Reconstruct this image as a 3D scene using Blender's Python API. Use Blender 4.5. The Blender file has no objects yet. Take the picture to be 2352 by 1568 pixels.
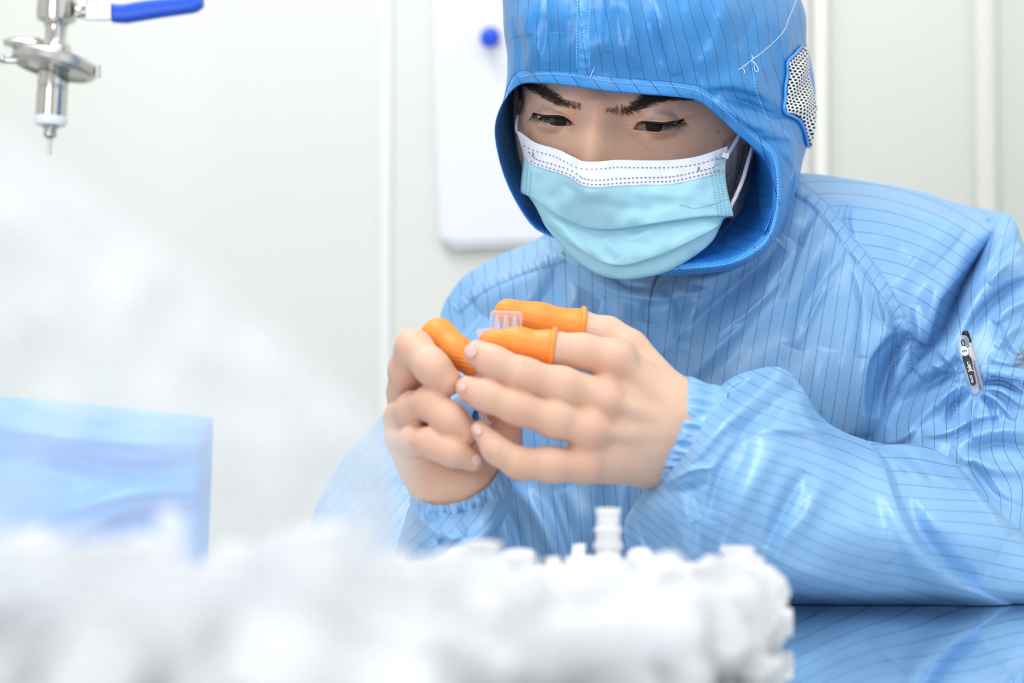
import bpy, math, random
import numpy as np
from mathutils import Vector, Matrix
from mathutils.bvhtree import BVHTree

random.seed(7); RNG = np.random.RandomState(11)
SC = bpy.context.scene
COL = SC.collection
FPX = 4573.0                      # focal length in pixels of the 2352 wide frame
PITCH = math.atan((1000-784)/FPX)
CP, SP = math.cos(PITCH), math.sin(PITCH)
CAMZ = 0.0958
# ------------------------------------------------------------------ camera
cam = bpy.data.cameras.new('camera'); camo = bpy.data.objects.new('camera', cam); COL.objects.link(camo)
cam.sensor_width = 36; cam.lens = FPX/2352*36; cam.clip_start = .02
camo.location = (0, 0, CAMZ); camo.rotation_euler = (math.pi/2+PITCH, 0, 0)
cam.dof.use_dof = True; cam.dof.focus_distance = 1.238; cam.dof.aperture_fstop = 5.0
SC.camera = camo
# ------------------------------------------------------------------ light
wd = bpy.data.worlds.new('world'); SC.world = wd; wd.use_nodes = True
bg = wd.node_tree.nodes['Background']; bg.inputs[0].default_value = (.93, .97, 1, 1); bg.inputs[1].default_value = .60
def area(name, loc, tgt, sx, sy, power, col=(1, 1, 1)):
    l = bpy.data.lights.new(name, 'AREA'); l.shape = 'RECTANGLE'; l.size = sx; l.size_y = sy
    l.energy = power; l.color = col
    o = bpy.data.objects.new(name, l); COL.objects.link(o); o.location = loc
    o.rotation_euler = (Vector(tgt)-Vector(loc)).to_track_quat('-Z', 'Y').to_euler()
    return o
area('ceiling_light', (-.35, 1.15, 1.75), (.05, 1.25, 0), 1.6, .35, 15)
area('ceiling_light_front', (.75, .25, 1.6), (.15, 1.2, .1), 1.1, .35, 15)
area('foreground_fill', (-.25, .40, 1.25), (-.1, .62, 0), .9, .35, 3.8)  # added fill to brighten the heap and bag, not a known lamp
area('front_fill', (-.95, -1.1, .42), (.05, 1.25, .2), 1.1, .9, 16, (.96, .98, 1))  # added low frontal fill for the face under the hood, no known window
SC.cycles.max_bounces = 9
SC.view_settings.view_transform = 'Standard'; SC.view_settings.look = 'None'
SC.view_settings.exposure = .16; SC.view_settings.gamma = 1; SC.view_settings.use_curve_mapping = False

# ------------------------------------------------------------------ helpers
def P(px, py, d):
    """point whose world Y is d and which the camera sees at (px, py)"""
    px, py, d = np.broadcast_arrays(np.asarray(px, float), np.asarray(py, float), np.asarray(d, float))
    a = (px-1176)/FPX; b = -(py-784)/FPX
    dy = CP - b*SP; dz = SP + b*CP; t = d/dy
    return np.stack([a*t, d+0*t, CAMZ+dz*t], -1)
def P3(a): a = np.asarray(a, float); return P(a[..., 0], a[..., 1], a[..., 2])
def PV(px, py, d): return Vector(P(px, py, d))
def proj(v):
    v = np.asarray(v, float); y = v[..., 1]; z = v[..., 2]-CAMZ
    f = y*CP+z*SP; u = -y*SP+z*CP
    return 1176+FPX*v[..., 0]/f, 784-FPX*u/f
def mk(name, V, F, mat=None, parent=None, smooth=True, attrs=None):
    me = bpy.data.meshes.new(name)
    V = np.asarray(V, np.float32).reshape(-1, 3)
    F = np.asarray(F, np.int32) if not isinstance(F, list) else F
    if isinstance(F, np.ndarray):
        n, k = F.shape
        me.vertices.add(len(V)); me.vertices.foreach_set('co', V.ravel())
        me.loops.add(n*k); me.loops.foreach_set('vertex_index', F.ravel())
        me.polygons.add(n); me.polygons.foreach_set('loop_start', np.arange(0, n*k, k, dtype=np.int32))
        me.update(calc_edges=True); me.validate()
    else:
        me.from_pydata([tuple(map(float, v)) for v in V], [], F)
    me.polygons.foreach_set('use_smooth', np.full(len(me.polygons), smooth))
    for k, a in (attrs or {}).items():
        at = me.attributes.new(k, 'FLOAT', 'POINT'); at.data.foreach_set('value', np.asarray(a, np.float32).ravel())
    if mat: me.materials.append(mat)
    o = bpy.data.objects.new(name, me); COL.objects.link(o)
    if parent: adopt(o, parent)
    return o
def wmat(o):
    m = Matrix.Translation(o.location) @ o.rotation_euler.to_matrix().to_4x4()
    if o.parent: m = wmat(o.parent) @ o.matrix_parent_inverse @ m
    return m
def adopt(o, parent):
    o.parent = parent; o.matrix_parent_inverse = wmat(parent).inverted()
def empty(name, loc, label=None, cat=None, group=None):
    o = bpy.data.objects.new(name, None); COL.objects.link(o); o.location = loc; o.empty_display_size = .02
    if label: tag(o, label, cat, group)
    return o
def tag(o, label, cat=None, group=None, kind=None):
    o['label'] = label
    if cat: o['category'] = cat
    if group: o['group'] = group
    if kind: o['kind'] = kind
    return o
def crv(pts, n, closed=False):
    """Catmull-Rom along axis 0, resampled to n"""
    p = np.asarray(pts, float); m = len(p)
    t = np.linspace(0, m if closed else m-1, n, endpoint=not closed)
    i = np.floor(t).astype(int)
    if not closed: i = np.clip(i, 0, m-2)
    f = (t-i).reshape((-1,)+(1,)*(p.ndim-1))
    if closed: g = lambda k: p[(i+k) % m]
    else:
        e = np.concatenate([2*p[:1]-p[1:2], p, 2*p[-1:]-p[-2:-1]]); g = lambda k: e[i+k+1]
    a, b, c, d = g(-1), g(0), g(1), g(2)
    return .5*((2*b)+(-a+c)*f+(2*a-5*b+4*c-d)*f*f+(-a+3*b-3*c+d)*f**3)
def grid2(ctrl, nu, nv, cu=False, cv=False):
    g = crv(ctrl, nu, cu); return np.swapaxes(crv(np.swapaxes(g, 0, 1), nv, cv), 0, 1)
def gfaces(nu, nv, cu=False, cv=False, off=0, flip=False):
    i = np.arange(nu if cu else nu-1)[:, None]; j = np.arange(nv if cv else nv-1)[None, :]
    i2 = (i+1) % nu; j2 = (j+1) % nv
    q = np.stack(np.broadcast_arrays(i*nv+j, i2*nv+j, i2*nv+j2, i*nv+j2), -1).reshape(-1, 4)+off
    return q[:, ::-1] if flip else q
_nz = {}
def noise(x, y, L, seed=0, n=10):
    """smooth value in about -1..1 with wavelength about L"""
    if seed not in _nz:
        r = np.random.RandomState(seed+100); _nz[seed] = (r.rand(n)*math.pi, r.rand(n)*6.28, .6+.9*r.rand(n))
    a, ph, k = _nz[seed]; s = 0
    for A, p, q in zip(a, ph, k): s = s+np.sin((x*np.cos(A)+y*np.sin(A))*6.28/L*q+p)
    return s/n**.5/1.0
def polydist(x, y, pts, n=60):
    """signed distance to a smooth polyline through pts, and the position 0..1 along it"""
    c = crv(np.asarray(pts, float), n) if len(pts) > 2 else np.linspace(pts[0], pts[-1], n)
    best = np.full(x.shape, 1e9); sg = np.zeros(x.shape); tt = np.zeros(x.shape)
    for k in range(n-1):
        ax, ay = c[k]; bx, by = c[k+1]; dx, dy = bx-ax, by-ay; L2 = dx*dx+dy*dy+1e-9
        t = np.clip(((x-ax)*dx+(y-ay)*dy)/L2, 0, 1); ex = x-ax-t*dx; ey = y-ay-t*dy; d = ex*ex+ey*ey
        m = d < best; best = np.where(m, d, best); sg = np.where(m, dx*ey-dy*ex, sg); tt = np.where(m, (k+t)/(n-1), tt)
    return np.sqrt(best)*np.where(sg < 0, -1, 1), tt
def strokes(g, S, mm=1e-3):
    """g: (...,3) array of px, py, depth. stroke = (pts, w_right, w_left, mm towards the camera[, taper power])
       distance is positive on the right-hand side when walking along pts (y down: clockwise side)"""
    x, y = g[..., 0], g[..., 1]; out = np.zeros(x.shape)
    for s in S:
        pts, w1, w2, amp = s[:4]; tp = s[4] if len(s) > 4 else .6
        p = np.asarray(pts, float); R = 3.2*max(w1, w2)
        m = (x > p[:, 0].min()-R) & (x < p[:, 0].max()+R) & (y > p[:, 1].min()-R) & (y < p[:, 1].max()+R)
        if not m.any(): continue
        d, t = polydist(x[m], y[m], p, 30)
        w = np.where(d > 0, w1, w2)
        tap = np.clip(np.sin(np.clip(t, 0.0, 1)*math.pi), 0, 1)**tp if tp > 0 else 1
        out[m] += amp*mm*np.exp(-(d/w)**2)*tap
    g[..., 2] -= out
    return g
def bvh_of(o):
    me = o.data; n = len(me.vertices); v = np.empty(n*3, np.float32); me.vertices.foreach_get('co', v)
    m = wmat(o); v = v.reshape(-1, 3)
    R = np.array(m.to_3x3()); v = v@R.T+np.array(m.translation)
    return BVHTree.FromPolygons(v.tolist(), [tuple(p.vertices) for p in me.polygons])
CAMP = Vector((0, 0, CAMZ))
def hit(b, px, py, lift=0.0):
    d = (PV(px, py, 1.0)-CAMP).normalized()
    h = b.ray_cast(CAMP, d, 10)
    if h[0] is None: return None, None
    n = h[1] if h[1].dot(d) < 0 else -h[1]
    return h[0]+n*lift-d*lift*.3, n
def tube_mesh(pts, r, sides=6, taper=None, cap=True):
    pts = np.asarray([tuple(p) for p in pts], float); n = len(pts)
    r = np.broadcast_to(np.asarray(r, float), (n,)).copy()
    tg = np.gradient(pts, axis=0); tg /= np.linalg.norm(tg, axis=1)[:, None]+1e-12
    up = np.array([0, 0, 1.]) if abs(tg[0][2]) < .9 else np.array([1., 0, 0])
    V = []; prev = np.cross(tg[0], up); prev /= np.linalg.norm(prev)
    for k in range(n):
        a = prev-tg[k]*prev.dot(tg[k]); a /= np.linalg.norm(a)+1e-12; prev = a; b = np.cross(tg[k], a)
        for s in range(sides):
            w = 2*math.pi*s/sides; V.append(pts[k]+r[k]*(math.cos(w)*a+math.sin(w)*b))
    F = [tuple(int(q) for q in f) for f in gfaces(n, sides, cv=True)]
    if cap: F += [tuple(range(sides))[::-1], tuple(range((n-1)*sides, n*sides))]
    return V, F
class MB:
    def __init__(s): s.V = []; s.F = []
    def add(s, V, F):
        o = len(s.V); s.V += [tuple(map(float, v)) for v in V]; s.F += [tuple(int(i)+o for i in f) for f in F]; return s
    def tube(s, pts, r, sides=6): return s.add(*tube_mesh(pts, r, sides))
    def box(s, c, sz, R=None, bev=0):
        V = []
        for x in (-.5, .5):
            for y in (-.5, .5):
                for z in (-.5, .5):
                    p = Vector((x*sz[0], y*sz[1], z*sz[2]))
                    if R is not None: p = R @ p
                    V.append(p+Vector(c))
        return s.add(V, [(0, 1, 3, 2), (4, 6, 7, 5), (0, 4, 5, 1), (2, 3, 7, 6), (0, 2, 6, 4), (1, 5, 7, 3)])
    def lathe(s, prof, c=(0, 0, 0), R=None, n=24, lobes=0, amp=0):
        """prof: (radius, z) list, turned about local z"""
        V = []
        for r, z in prof:
            for k in range(n):
                a = 2*math.pi*k/n; rr = r*(1+amp*math.cos(lobes*a)) if lobes else r
                p = Vector((rr*math.cos(a), rr*math.sin(a), z))
                if R is not None: p = R @ p
                V.append(p+Vector(c))
        m = len(prof)
        F = [tuple(int(q) for q in f) for f in gfaces(m, n, cv=True)]
        F += [tuple(range(n))[::-1], tuple(range((m-1)*n, m*n))]
        return s.add(V, F)
    def build(s, name, mat, parent=None, smooth=False, bevel=0, auto=None):
        o = mk(name, s.V, s.F, mat, parent, smooth)
        if bevel:
            b = o.modifiers.new('b', 'BEVEL'); b.width = bevel; b.segments = 2; b.limit_method = 'ANGLE'
        if auto:
            me = o.data; me.polygons.foreach_set('use_smooth', np.ones(len(me.polygons), bool))
            me.set_sharp_from_angle(angle=math.radians(auto))
        return o
# ------------------------------------------------------------------ materials
def lin(h):
    h = h.lstrip('#'); c = [int(h[i:i+2], 16)/255 for i in (0, 2, 4)]
    return tuple((x/12.92 if x <= .04045 else ((x+.055)/1.055)**2.4) for x in c)+(1,)
def mat(name, col, rough=.5, metal=0, spec=.5, sss=0, sssr=(.01, .01, .01), coat=0, alpha=1, trans=0, ior=1.45, bump=None, sheen=0):
    m = bpy.data.materials.new(name); m.use_nodes = True; nt = m.node_tree; b = nt.nodes['Principled BSDF']
    b.inputs['Base Color'].default_value = col if len(col) == 4 else (*col, 1)
    b.inputs['Roughness'].default_value = rough; b.inputs['Metallic'].default_value = metal
    b.inputs['Specular IOR Level'].default_value = spec; b.inputs['IOR'].default_value = ior
    b.inputs['Subsurface Weight'].default_value = sss; b.inputs['Subsurface Radius'].default_value = sssr
    b.inputs['Subsurface Scale'].default_value = 1; b.inputs['Coat Weight'].default_value = coat
    b.inputs['Alpha'].default_value = alpha; b.inputs['Transmission Weight'].default_value = trans
    b.inputs['Sheen Weight'].default_value = sheen
    if bump:
        t = nt.nodes.new('ShaderNodeTexNoise'); t.inputs['Scale'].default_value = bump[0]; t.inputs['Detail'].default_value = 3
        bp = nt.nodes.new('ShaderNodeBump'); bp.inputs['Strength'].default_value = bump[1]; bp.inputs['Distance'].default_value = bump[2]
        g = nt.nodes.new('ShaderNodeNewGeometry'); nt.links.new(g.outputs['Position'], t.inputs['Vector'])
        nt.links.new(t.outputs[0], bp.inputs['Height']); nt.links.new(bp.outputs[0], b.inputs['Normal'])
    return m
def N(nt, typ, **kw):
    n = nt.nodes.new(typ)
    for k, v in kw.items():
        if k.startswith('i'): n.inputs[int(k[1:])].default_value = v
        else: setattr(n, k, v)
    return n
def mth(nt, op, a, b=None, c=None):
    n = nt.nodes.new('ShaderNodeMath'); n.operation = op
    for k, v in enumerate((a, b, c)):
        if v is None: continue
        if isinstance(v, (int, float)): n.inputs[k].default_value = v
        else: nt.links.new(v, n.inputs[k])
    return n.outputs[0]
def cloth(name, col, stripe=.026, rough=.33, dark=(.012, .035, .10, 1), spec=.8, tl=0.10):
    m = mat(name, col, rough, spec=spec, sheen=.0); nt = m.node_tree; b = nt.nodes['Principled BSDF']
    a = N(nt, 'ShaderNodeAttribute', attribute_name='st'); t = N(nt, 'ShaderNodeAttribute', attribute_name='tt')
    f = mth(nt, 'ABSOLUTE', mth(nt, 'SUBTRACT', mth(nt, 'FRACT', a.outputs['Fac']), .5))
    line = mth(nt, 'LESS_THAN', f, stripe)
    dash = mth(nt, 'GREATER_THAN', mth(nt, 'FRACT', mth(nt, 'DIVIDE', t.outputs['Fac'], 4.6)), .24)
    fac = mth(nt, 'MULTIPLY', mth(nt, 'MULTIPLY', line, dash), .88)
    geo = N(nt, 'ShaderNodeNewGeometry')
    nz = N(nt, 'ShaderNodeTexNoise', i2=14.0, i3=3.0); nt.links.new(geo.outputs['Position'], nz.inputs['Vector'])
    mx0 = N(nt, 'ShaderNodeMix', data_type='RGBA'); nt.links.new(nz.outputs[0], mx0.inputs[0])
    mx0.inputs[6].default_value = tuple(c*.94 for c in col[:3])+(1,); mx0.inputs[7].default_value = tuple(min(1, c*1.06) for c in col[:3])+(1,)
    mx = N(nt, 'ShaderNodeMix', data_type='RGBA'); nt.links.new(fac, mx.inputs[0]); nt.links.new(mx0.outputs[2], mx.inputs[6]); mx.inputs[7].default_value = dark
    sa = N(nt, 'ShaderNodeAttribute', attribute_name='stain'); m9 = N(nt, 'ShaderNodeMix', data_type='RGBA'); nt.links.new(sa.outputs['Fac'], m9.inputs[0])
    nt.links.new(mx.outputs[2], m9.inputs[6]); m9.inputs[7].default_value = (.10, .11, .12, 1); mx = m9
    nt.links.new(mx.outputs[2], b.inputs['Base Color'])
    # weave and tiny puckers
    n1 = N(nt, 'ShaderNodeTexNoise', i2=55.0, i3=4.0); nt.links.new(geo.outputs['Position'], n1.inputs['Vector'])
    n2 = N(nt, 'ShaderNodeTexNoise', i2=1800.0, i3=1.0); nt.links.new(geo.outputs['Position'], n2.inputs['Vector'])
    hh = mth(nt, 'ADD', n1.outputs[0], mth(nt, 'MULTIPLY', n2.outputs[0], .05))
    bp = N(nt, 'ShaderNodeBump'); bp.inputs['Strength'].default_value = .45; bp.inputs['Distance'].default_value = .0020
    nt.links.new(hh, bp.inputs['Height']); nt.links.new(bp.outputs[0], b.inputs['Normal'])
    if tl:
        tr = N(nt, 'ShaderNodeBsdfTranslucent'); nt.links.new(mx.outputs[2], tr.inputs[0])
        ms = N(nt, 'ShaderNodeMixShader'); ms.inputs[0].default_value = tl
        nt.links.new(b.outputs[0], ms.inputs[1]); nt.links.new(tr.outputs[0], ms.inputs[2])
        nt.links.new(ms.outputs[0], nt.nodes['Material Output'].inputs[0])
    return m
BLUE = (.255, .505, .83, 1)
M = {}
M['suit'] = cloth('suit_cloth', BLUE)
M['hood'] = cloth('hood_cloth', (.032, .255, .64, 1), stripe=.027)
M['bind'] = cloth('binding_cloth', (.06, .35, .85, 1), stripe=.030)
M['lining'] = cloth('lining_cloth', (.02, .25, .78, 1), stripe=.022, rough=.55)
M['thread'] = mat('thread', (.34, .64, .96, 1), .6)
M['thread_white'] = mat('thread_white', (.62, .80, .97, 1), .6)
M['mask'] = mat('mask_blue', (.37, .66, .79, 1), .75, spec=.25, bump=(260, .25, .0006))
M['maskw'] = mat('mask_white', (.70, .73, .82, 1), .75, spec=.25, bump=(300, .2, .0005))
M['dot'] = mat('mask_dot', (.10, .15, .20, 1), .8)
M['dotc'] = mat('mask_dot_teal', (.10, .42, .52, 1), .8)
M['loop'] = mat('ear_loop', (.68, .70, .76, 1), .7)
M['hair'] = mat('hair', (.012, .010, .010, 1), .4)
M['brow'] = mat('brow_hair', (.045, .032, .027, 1), .8, spec=.15)
M['lashshade'] = mat('lash_shade_line', (.035, .018, .013, 1), .6, spec=.2)
M['lash'] = mat('lash_hair', (.010, .007, .006, 1), .7, spec=.15)
M['orange'] = mat('orange_latex', (1.0, .31, .05, 1), .42, sss=.25, sssr=(.004, .0015, .0005), bump=(420, .3, .0006))
M['nail'] = mat('nail', (.80, .50, .46, 1), .3, sss=.2, sssr=(.004, .002, .001))
M['steel'] = mat('steel', (.62, .60, .57, 1), .16, metal=1)
M['steel2'] = mat('steel_brushed', (.58, .57, .55, 1), .30, metal=1)
M['blueplastic'] = mat('blue_sleeve', (.006, .085, .62, 1), .35)
M['teflon'] = mat('white_ring', (.88, .90, .96, 1), .45)
M['wall'] = mat('wall_paint', (.775, .785, .755, 1), .45, bump=(3, .05, .002))
M['seal'] = mat('seam_seal', (.86, .87, .88, 1), .5)
M['board'] = mat('whiteboard', (.83, .85, .92, 1), .25)
M['black'] = mat('black', (.006, .007, .009, 1), .35)
M['part'] = mat('white_plastic', (.90, .905, .92, 1), .38, sss=.35, sssr=(.02, .02, .02))
M['sclera'] = mat('sclera', (.42, .38, .37, 1), .2, coat=.3)
M['iris'] = mat('iris', (.006, .005, .006, 1), .12, spec=.35)
M['redlid'] = mat('lid_margin', (.52, .24, .18, 1), .4)
def clear_mat(name, col=(.95, .96, 1), op=.35, rough=.12):
    m = bpy.data.materials.new(name); m.use_nodes = True; nt = m.node_tree
    b = nt.nodes['Principled BSDF']; b.inputs['Base Color'].default_value = (*col, 1); b.inputs['Roughness'].default_value = rough
    b.inputs['Specular IOR Level'].default_value = .6
    tr = N(nt, 'ShaderNodeBsdfTransparent'); tl = N(nt, 'ShaderNodeBsdfTranslucent'); tl.inputs[0].default_value = (*col, 1)
    m1 = N(nt, 'ShaderNodeMixShader'); m1.inputs[0].default_value = .45; nt.links.new(b.outputs[0], m1.inputs[1]); nt.links.new(tl.outputs[0], m1.inputs[2])
    m2 = N(nt, 'ShaderNodeMixShader')
    lw = N(nt, 'ShaderNodeLayerWeight'); lw.inputs[0].default_value = .35
    f = mth(nt, 'MINIMUM', mth(nt, 'ADD', mth(nt, 'MULTIPLY', lw.outputs['Facing'], .55), op), 1.0)
    nt.links.new(f, m2.inputs[0])
    nt.links.new(tr.outputs[0], m2.inputs[1]); nt.links.new(m1.outputs[0], m2.inputs[2]); nt.links.new(m2.outputs[0], nt.nodes['Material Output'].inputs[0])
    return m
M['film'] = clear_mat('clear_film', (.85, .87, .90), .21, .20)
M['clear'] = clear_mat('clear_plastic', (.93, .93, 1.0), .34, .10)
M['clearer'] = clear_mat('thin_clear_plastic', (.93, .93, 1.0), .10, .10)
def part_mat():
    m = mat('white_plastic_translucent', (.95, .955, .965, 1), .42, spec=.4); nt = m.node_tree; b = nt.nodes['Principled BSDF']
    tl = N(nt, 'ShaderNodeBsdfTranslucent'); tl.inputs[0].default_value = (.97, .97, .98, 1); tr = N(nt, 'ShaderNodeBsdfTransparent')
    m1 = N(nt, 'ShaderNodeMixShader'); m1.inputs[0].default_value = .42; nt.links.new(b.outputs[0], m1.inputs[1]); nt.links.new(tl.outputs[0], m1.inputs[2])
    m2 = N(nt, 'ShaderNodeMixShader'); m2.inputs[0].default_value = .16; nt.links.new(m1.outputs[0], m2.inputs[1]); nt.links.new(tr.outputs[0], m2.inputs[2])
    nt.links.new(m2.outputs[0], nt.nodes['Material Output'].inputs[0]); return m
M['part'] = part_mat()
M['cot'] = M['orange']
def skin_mat():
    m = mat('skin', (.62, .40, .30, 1), .46, spec=.4, sss=.22, sssr=(.010, .004, .002)); nt = m.node_tree; b = nt.nodes['Principled BSDF']
    g = N(nt, 'ShaderNodeNewGeometry')
    n1 = N(nt, 'ShaderNodeTexNoise', i2=45.0, i3=3.0); nt.links.new(g.outputs['Position'], n1.inputs['Vector'])
    vor = N(nt, 'ShaderNodeTexVoronoi', i2=900.0); nt.links.new(g.outputs['Position'], vor.inputs['Vector'])
    red = N(nt, 'ShaderNodeAttribute', attribute_name='blush'); dk = N(nt, 'ShaderNodeAttribute', attribute_name='mole')
    r1 = N(nt, 'ShaderNodeMix', data_type='RGBA'); r1.inputs[6].default_value = (.70, .46, .335, 1); r1.inputs[7].default_value = (.73, .475, .35, 1)
    nt.links.new(n1.outputs[0], r1.inputs[0])
    r2 = N(nt, 'ShaderNodeMix', data_type='RGBA'); nt.links.new(red.outputs['Fac'], r2.inputs[0]); nt.links.new(r1.outputs[2], r2.inputs[6]); r2.inputs[7].default_value = (.66, .30, .21, 1)
    vp_ = N(nt, 'ShaderNodeTexVoronoi', i2=520.0); nt.links.new(g.outputs['Position'], vp_.inputs['Vector']); pore = mth(nt, 'MULTIPLY', mth(nt, 'LESS_THAN', vp_.outputs['Distance'], .20), .22)
    rp = N(nt, 'ShaderNodeMix', data_type='RGBA'); nt.links.new(pore, rp.inputs[0]); nt.links.new(r2.outputs[2], rp.inputs[6]); rp.inputs[7].default_value = (.42, .16, .11, 1); r2 = rp
    r3 = N(nt, 'ShaderNodeMix', data_type='RGBA'); nt.links.new(dk.outputs['Fac'], r3.inputs[0]); nt.links.new(r2.outputs[2], r3.inputs[6]); r3.inputs[7].default_value = (.10, .04, .03, 1)
    nt.links.new(r3.outputs[2], b.inputs['Base Color'])
    n2 = N(nt, 'ShaderNodeTexNoise', i2=420.0, i3=2.0); nt.links.new(g.outputs['Position'], n2.inputs['Vector'])
    h = mth(nt, 'ADD', mth(nt, 'MULTIPLY', n2.outputs[0], .6), mth(nt, 'MULTIPLY', vor.outputs[0], .4))
    bp = N(nt, 'ShaderNodeBump'); bp.inputs['Strength'].default_value = .22; bp.inputs['Distance'].default_value = .0008
    nt.links.new(h, bp.inputs['Height']); nt.links.new(bp.outputs[0], b.inputs['Normal'])
    return m
M['skin'] = skin_mat()
def table_mat():
    m = mat('polished_steel_top', (.80, .84, .88, 1), .03, metal=1); return m
M['table'] = table_mat()
# ------------------------------------------------------------------ the room
def slab(name, x0, x1, y0, y1, z0, z1, m, parent=None, bevel=0):
    return MB().box(((x0+x1)/2, (y0+y1)/2, (z0+z1)/2), (x1-x0, y1-y0, z1-z0)).build(name, m, parent, bevel=bevel)
WY = 2.15                                             # back wall
ZF = -.76
floor = slab('floor', -2.2, 2.2, -1.5, 2.5, ZF-.04, ZF, mat('floor_vinyl', (.55, .58, .58, 1), .4)); floor['kind'] = 'structure'
wall = empty('wall_back', (0, WY, ZF)); wall['kind'] = 'structure'
def wx(px): return (px-1176)/FPX*WY*1.0
jx = [-1.9, wx(884), wx(1878), wx(2266)]
for k in range(3):
    p = slab('wall_panel', jx[k]+.006, jx[k+1]-.006, WY, WY+.05, ZF, 1.9, M['wall'], wall, bevel=.002)
bk = slab('wall_core', -1.9, jx[3]+.06, WY+.012, WY+.06, ZF, 1.9, M['seal'], wall)
s = MB().box((jx[1], WY+.002, .5), (.0125, .012, 2.6)).build('joint_seal', M['seal'], wall)
# bright aluminium joint strip on the right
s = slab('joint_strip', wx(1872), wx(1905), WY-.012, WY+.01, ZF, 1.9, mat('aluminium', (.93, .92, .88, 1), .28, metal=.7), wall, bevel=.003)
s = slab('joint_strip', wx(1862), wx(1872), WY-.004, WY+.01, ZF, 1.9, mat('aluminium_grey', (.62, .62, .58, 1), .4, metal=.5), wall, bevel=.002)
wr = empty('wall_right', (jx[3], WY, ZF)); wr['kind'] = 'structure'
slab('wall_panel', jx[3]+.012, jx[3]+.06, WY-2.6, WY-.0, ZF, 1.9, M['wall'], wr)
MB().lathe([(.014, ZF), (.014, 1.9)], (jx[3]+.002, WY-.012, 0), n=20).build('corner_cove', mat('cove', (.80, .80, .77, 1), .25), wr, auto=40)

wl = slab('shade_wall_left', -.74, -.70, 1.25, WY+.05, ZF, 1.9, M['wall']); wl['kind'] = 'structure'  # unseen wall, added out of frame to block light and darken the left corner
# ------------------------------------------------------------------ table
tb = empty('steel_table', (0, .5, ZF), 'polished mirror-like steel worktop under the sleeves and the white heap', 'table')
top = slab('table_top', -1.15, .48, -.25, 1.27, -.03, 0, M['table'], tb, bevel=.003)
for x in (-1.05, .42):
    for y in (-.15, 1.17):
        MB().lathe([(.019, ZF), (.019, -.0305)], (x, y, 0), n=16).build('leg', M['steel2'], tb, auto=40)

# ------------------------------------------------------------------ whiteboard and magnet
def round_rect(x0, x1, z0, z1, r, y0, y1, n=7):
    pts = []
    for cx, cz, a0 in ((x1-r, z1-r, 0), (x0+r, z1-r, 90), (x0+r, z0+r, 180), (x1-r, z0+r, 270)):
        for k in range(n):
            a = math.radians(a0+90*k/(n-1)); pts.append((cx+r*math.cos(a), cz+r*math.sin(a)))
    m = len(pts); V = [(x, y0, z) for x, z in pts]+[(x, y1, z) for x, z in pts]
    F = [tuple(range(m)), tuple(range(m, 2*m))[::-1]]+[(i, i+m, (i+1) % m+m, (i+1) % m) for i in range(m)]
    return V, F
c0 = P(1018, 555, WY-.02); c1 = P(1330, -60, WY-.02)
wb = empty('whiteboard', (c0[0], WY, c0[2]), 'white glossy board hanging on the wall behind the hood', 'board')
V, F = round_rect(c0[0], c1[0]+.14, c0[2], c1[2]+.3, .014, WY-.018, WY-.001)
R = Matrix.Rotation(math.radians(-1.6), 4, 'Y')
ct = Vector((c0[0], 0, c0[2]))
V = [R @ (Vector(v)-ct)+ct for v in V]
V = [Vector((v.x, v.y, v.z-(.21*(v.x-c0[0]) if v.z < .3 else 0))) for v in V]
V2, F2 = round_rect(c0[0]-.004, c1[0]+.144, c0[2]-.004, c1[2]+.304, .017, WY-.014, WY-.004)
V2 = [R @ (Vector(v)-ct)+ct for v in V2]; V2 = [Vector((v.x, v.y, v.z-(.21*(v.x-c0[0]) if v.z < .3 else 0))) for v in V2]
mk('board_panel', V, F, M['board'], wb, smooth=False)
mk('frame', V2, F2, mat('board_frame', (.86, .87, .90, 1), .35), wb, smooth=False)
p = P(1127, 78, WY-.03)
mg = MB().lathe([(.0095, 0), (.0105, .002), (.0105, .006), (.0065, .010), (.006, .018), (.0085, .024), (.0085, .027), (.006, .0285)], n=24).build('magnet', mat('magnet_blue', (.01, .10, .78, 1), .3), auto=35)
mg.location = (p[0], WY-.0185, p[2]); mg.rotation_euler = (math.radians(90+18), 0, math.radians(-6)); tag(mg, 'small blue round magnet stuck on the white board', 'magnet')

# ------------------------------------------------------------------ valve
vy = 1.52
vp = PV(124, 150, vy)
vl = empty('ball_valve', vp, 'stainless steel ball valve with blue lever hanging at the upper left', 'valve')
s = vy/FPX
ax = (PV(108, 330, vy)-PV(130, -60, vy)); ax.normalize()
Zl = -ax; Xl = Vector((1, 0, 0)); Yl = Zl.cross(Xl).normalized(); Xl = Yl.cross(Zl).normalized()
RV = Matrix((Xl, Yl, Zl)).transposed()
tl = RV @ Matrix.Rotation(math.radians(14), 3, 'X')
def at_y(py): t = (py-150)/180.0; return vp+ax*(t*180*s)
# heights by photo row
def zr(py): return -(py-150)*s
def L(name, prof, m, off=(0, 0, 0), n=40, **k):
    R = k.pop('R', RV); c = vp+RV @ Vector(off)
    return MB().lathe([(r*s, zr(y)) for r, y in prof][::-1], c, R, n=n, **k).build(name, m, vl, auto=30)
L('valve_body', [(45, -230), (45, -20), (47, 30), (44, 46), (30, 52), (26, 60)], M['steel'])
L('neck', [(26, 50), (25, 62), (24, 100), (30, 112)], M['steel'])
L('ferrule', [(34, 100), (38, 108), (40, 128), (60, 138), (84, 141), (84, 148), (60, 152), (34, 160)], M['steel'])
L('clamp_ring', [(62, 128), (92, 131), (98, 140), (98, 156), (92, 163), (80, 165), (80, 160), (62, 158)], M['steel2'], R=RV @ Matrix.Rotation(math.radians(9), 3, 'Y') @ Matrix.Rotation(math.radians(-5), 3, 'X'))
L('spout_tube', [(34, 155), (35, 160), (36, 198), (34, 200), (34, 203), (36, 206), (36, 272)], M['steel'])
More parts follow.
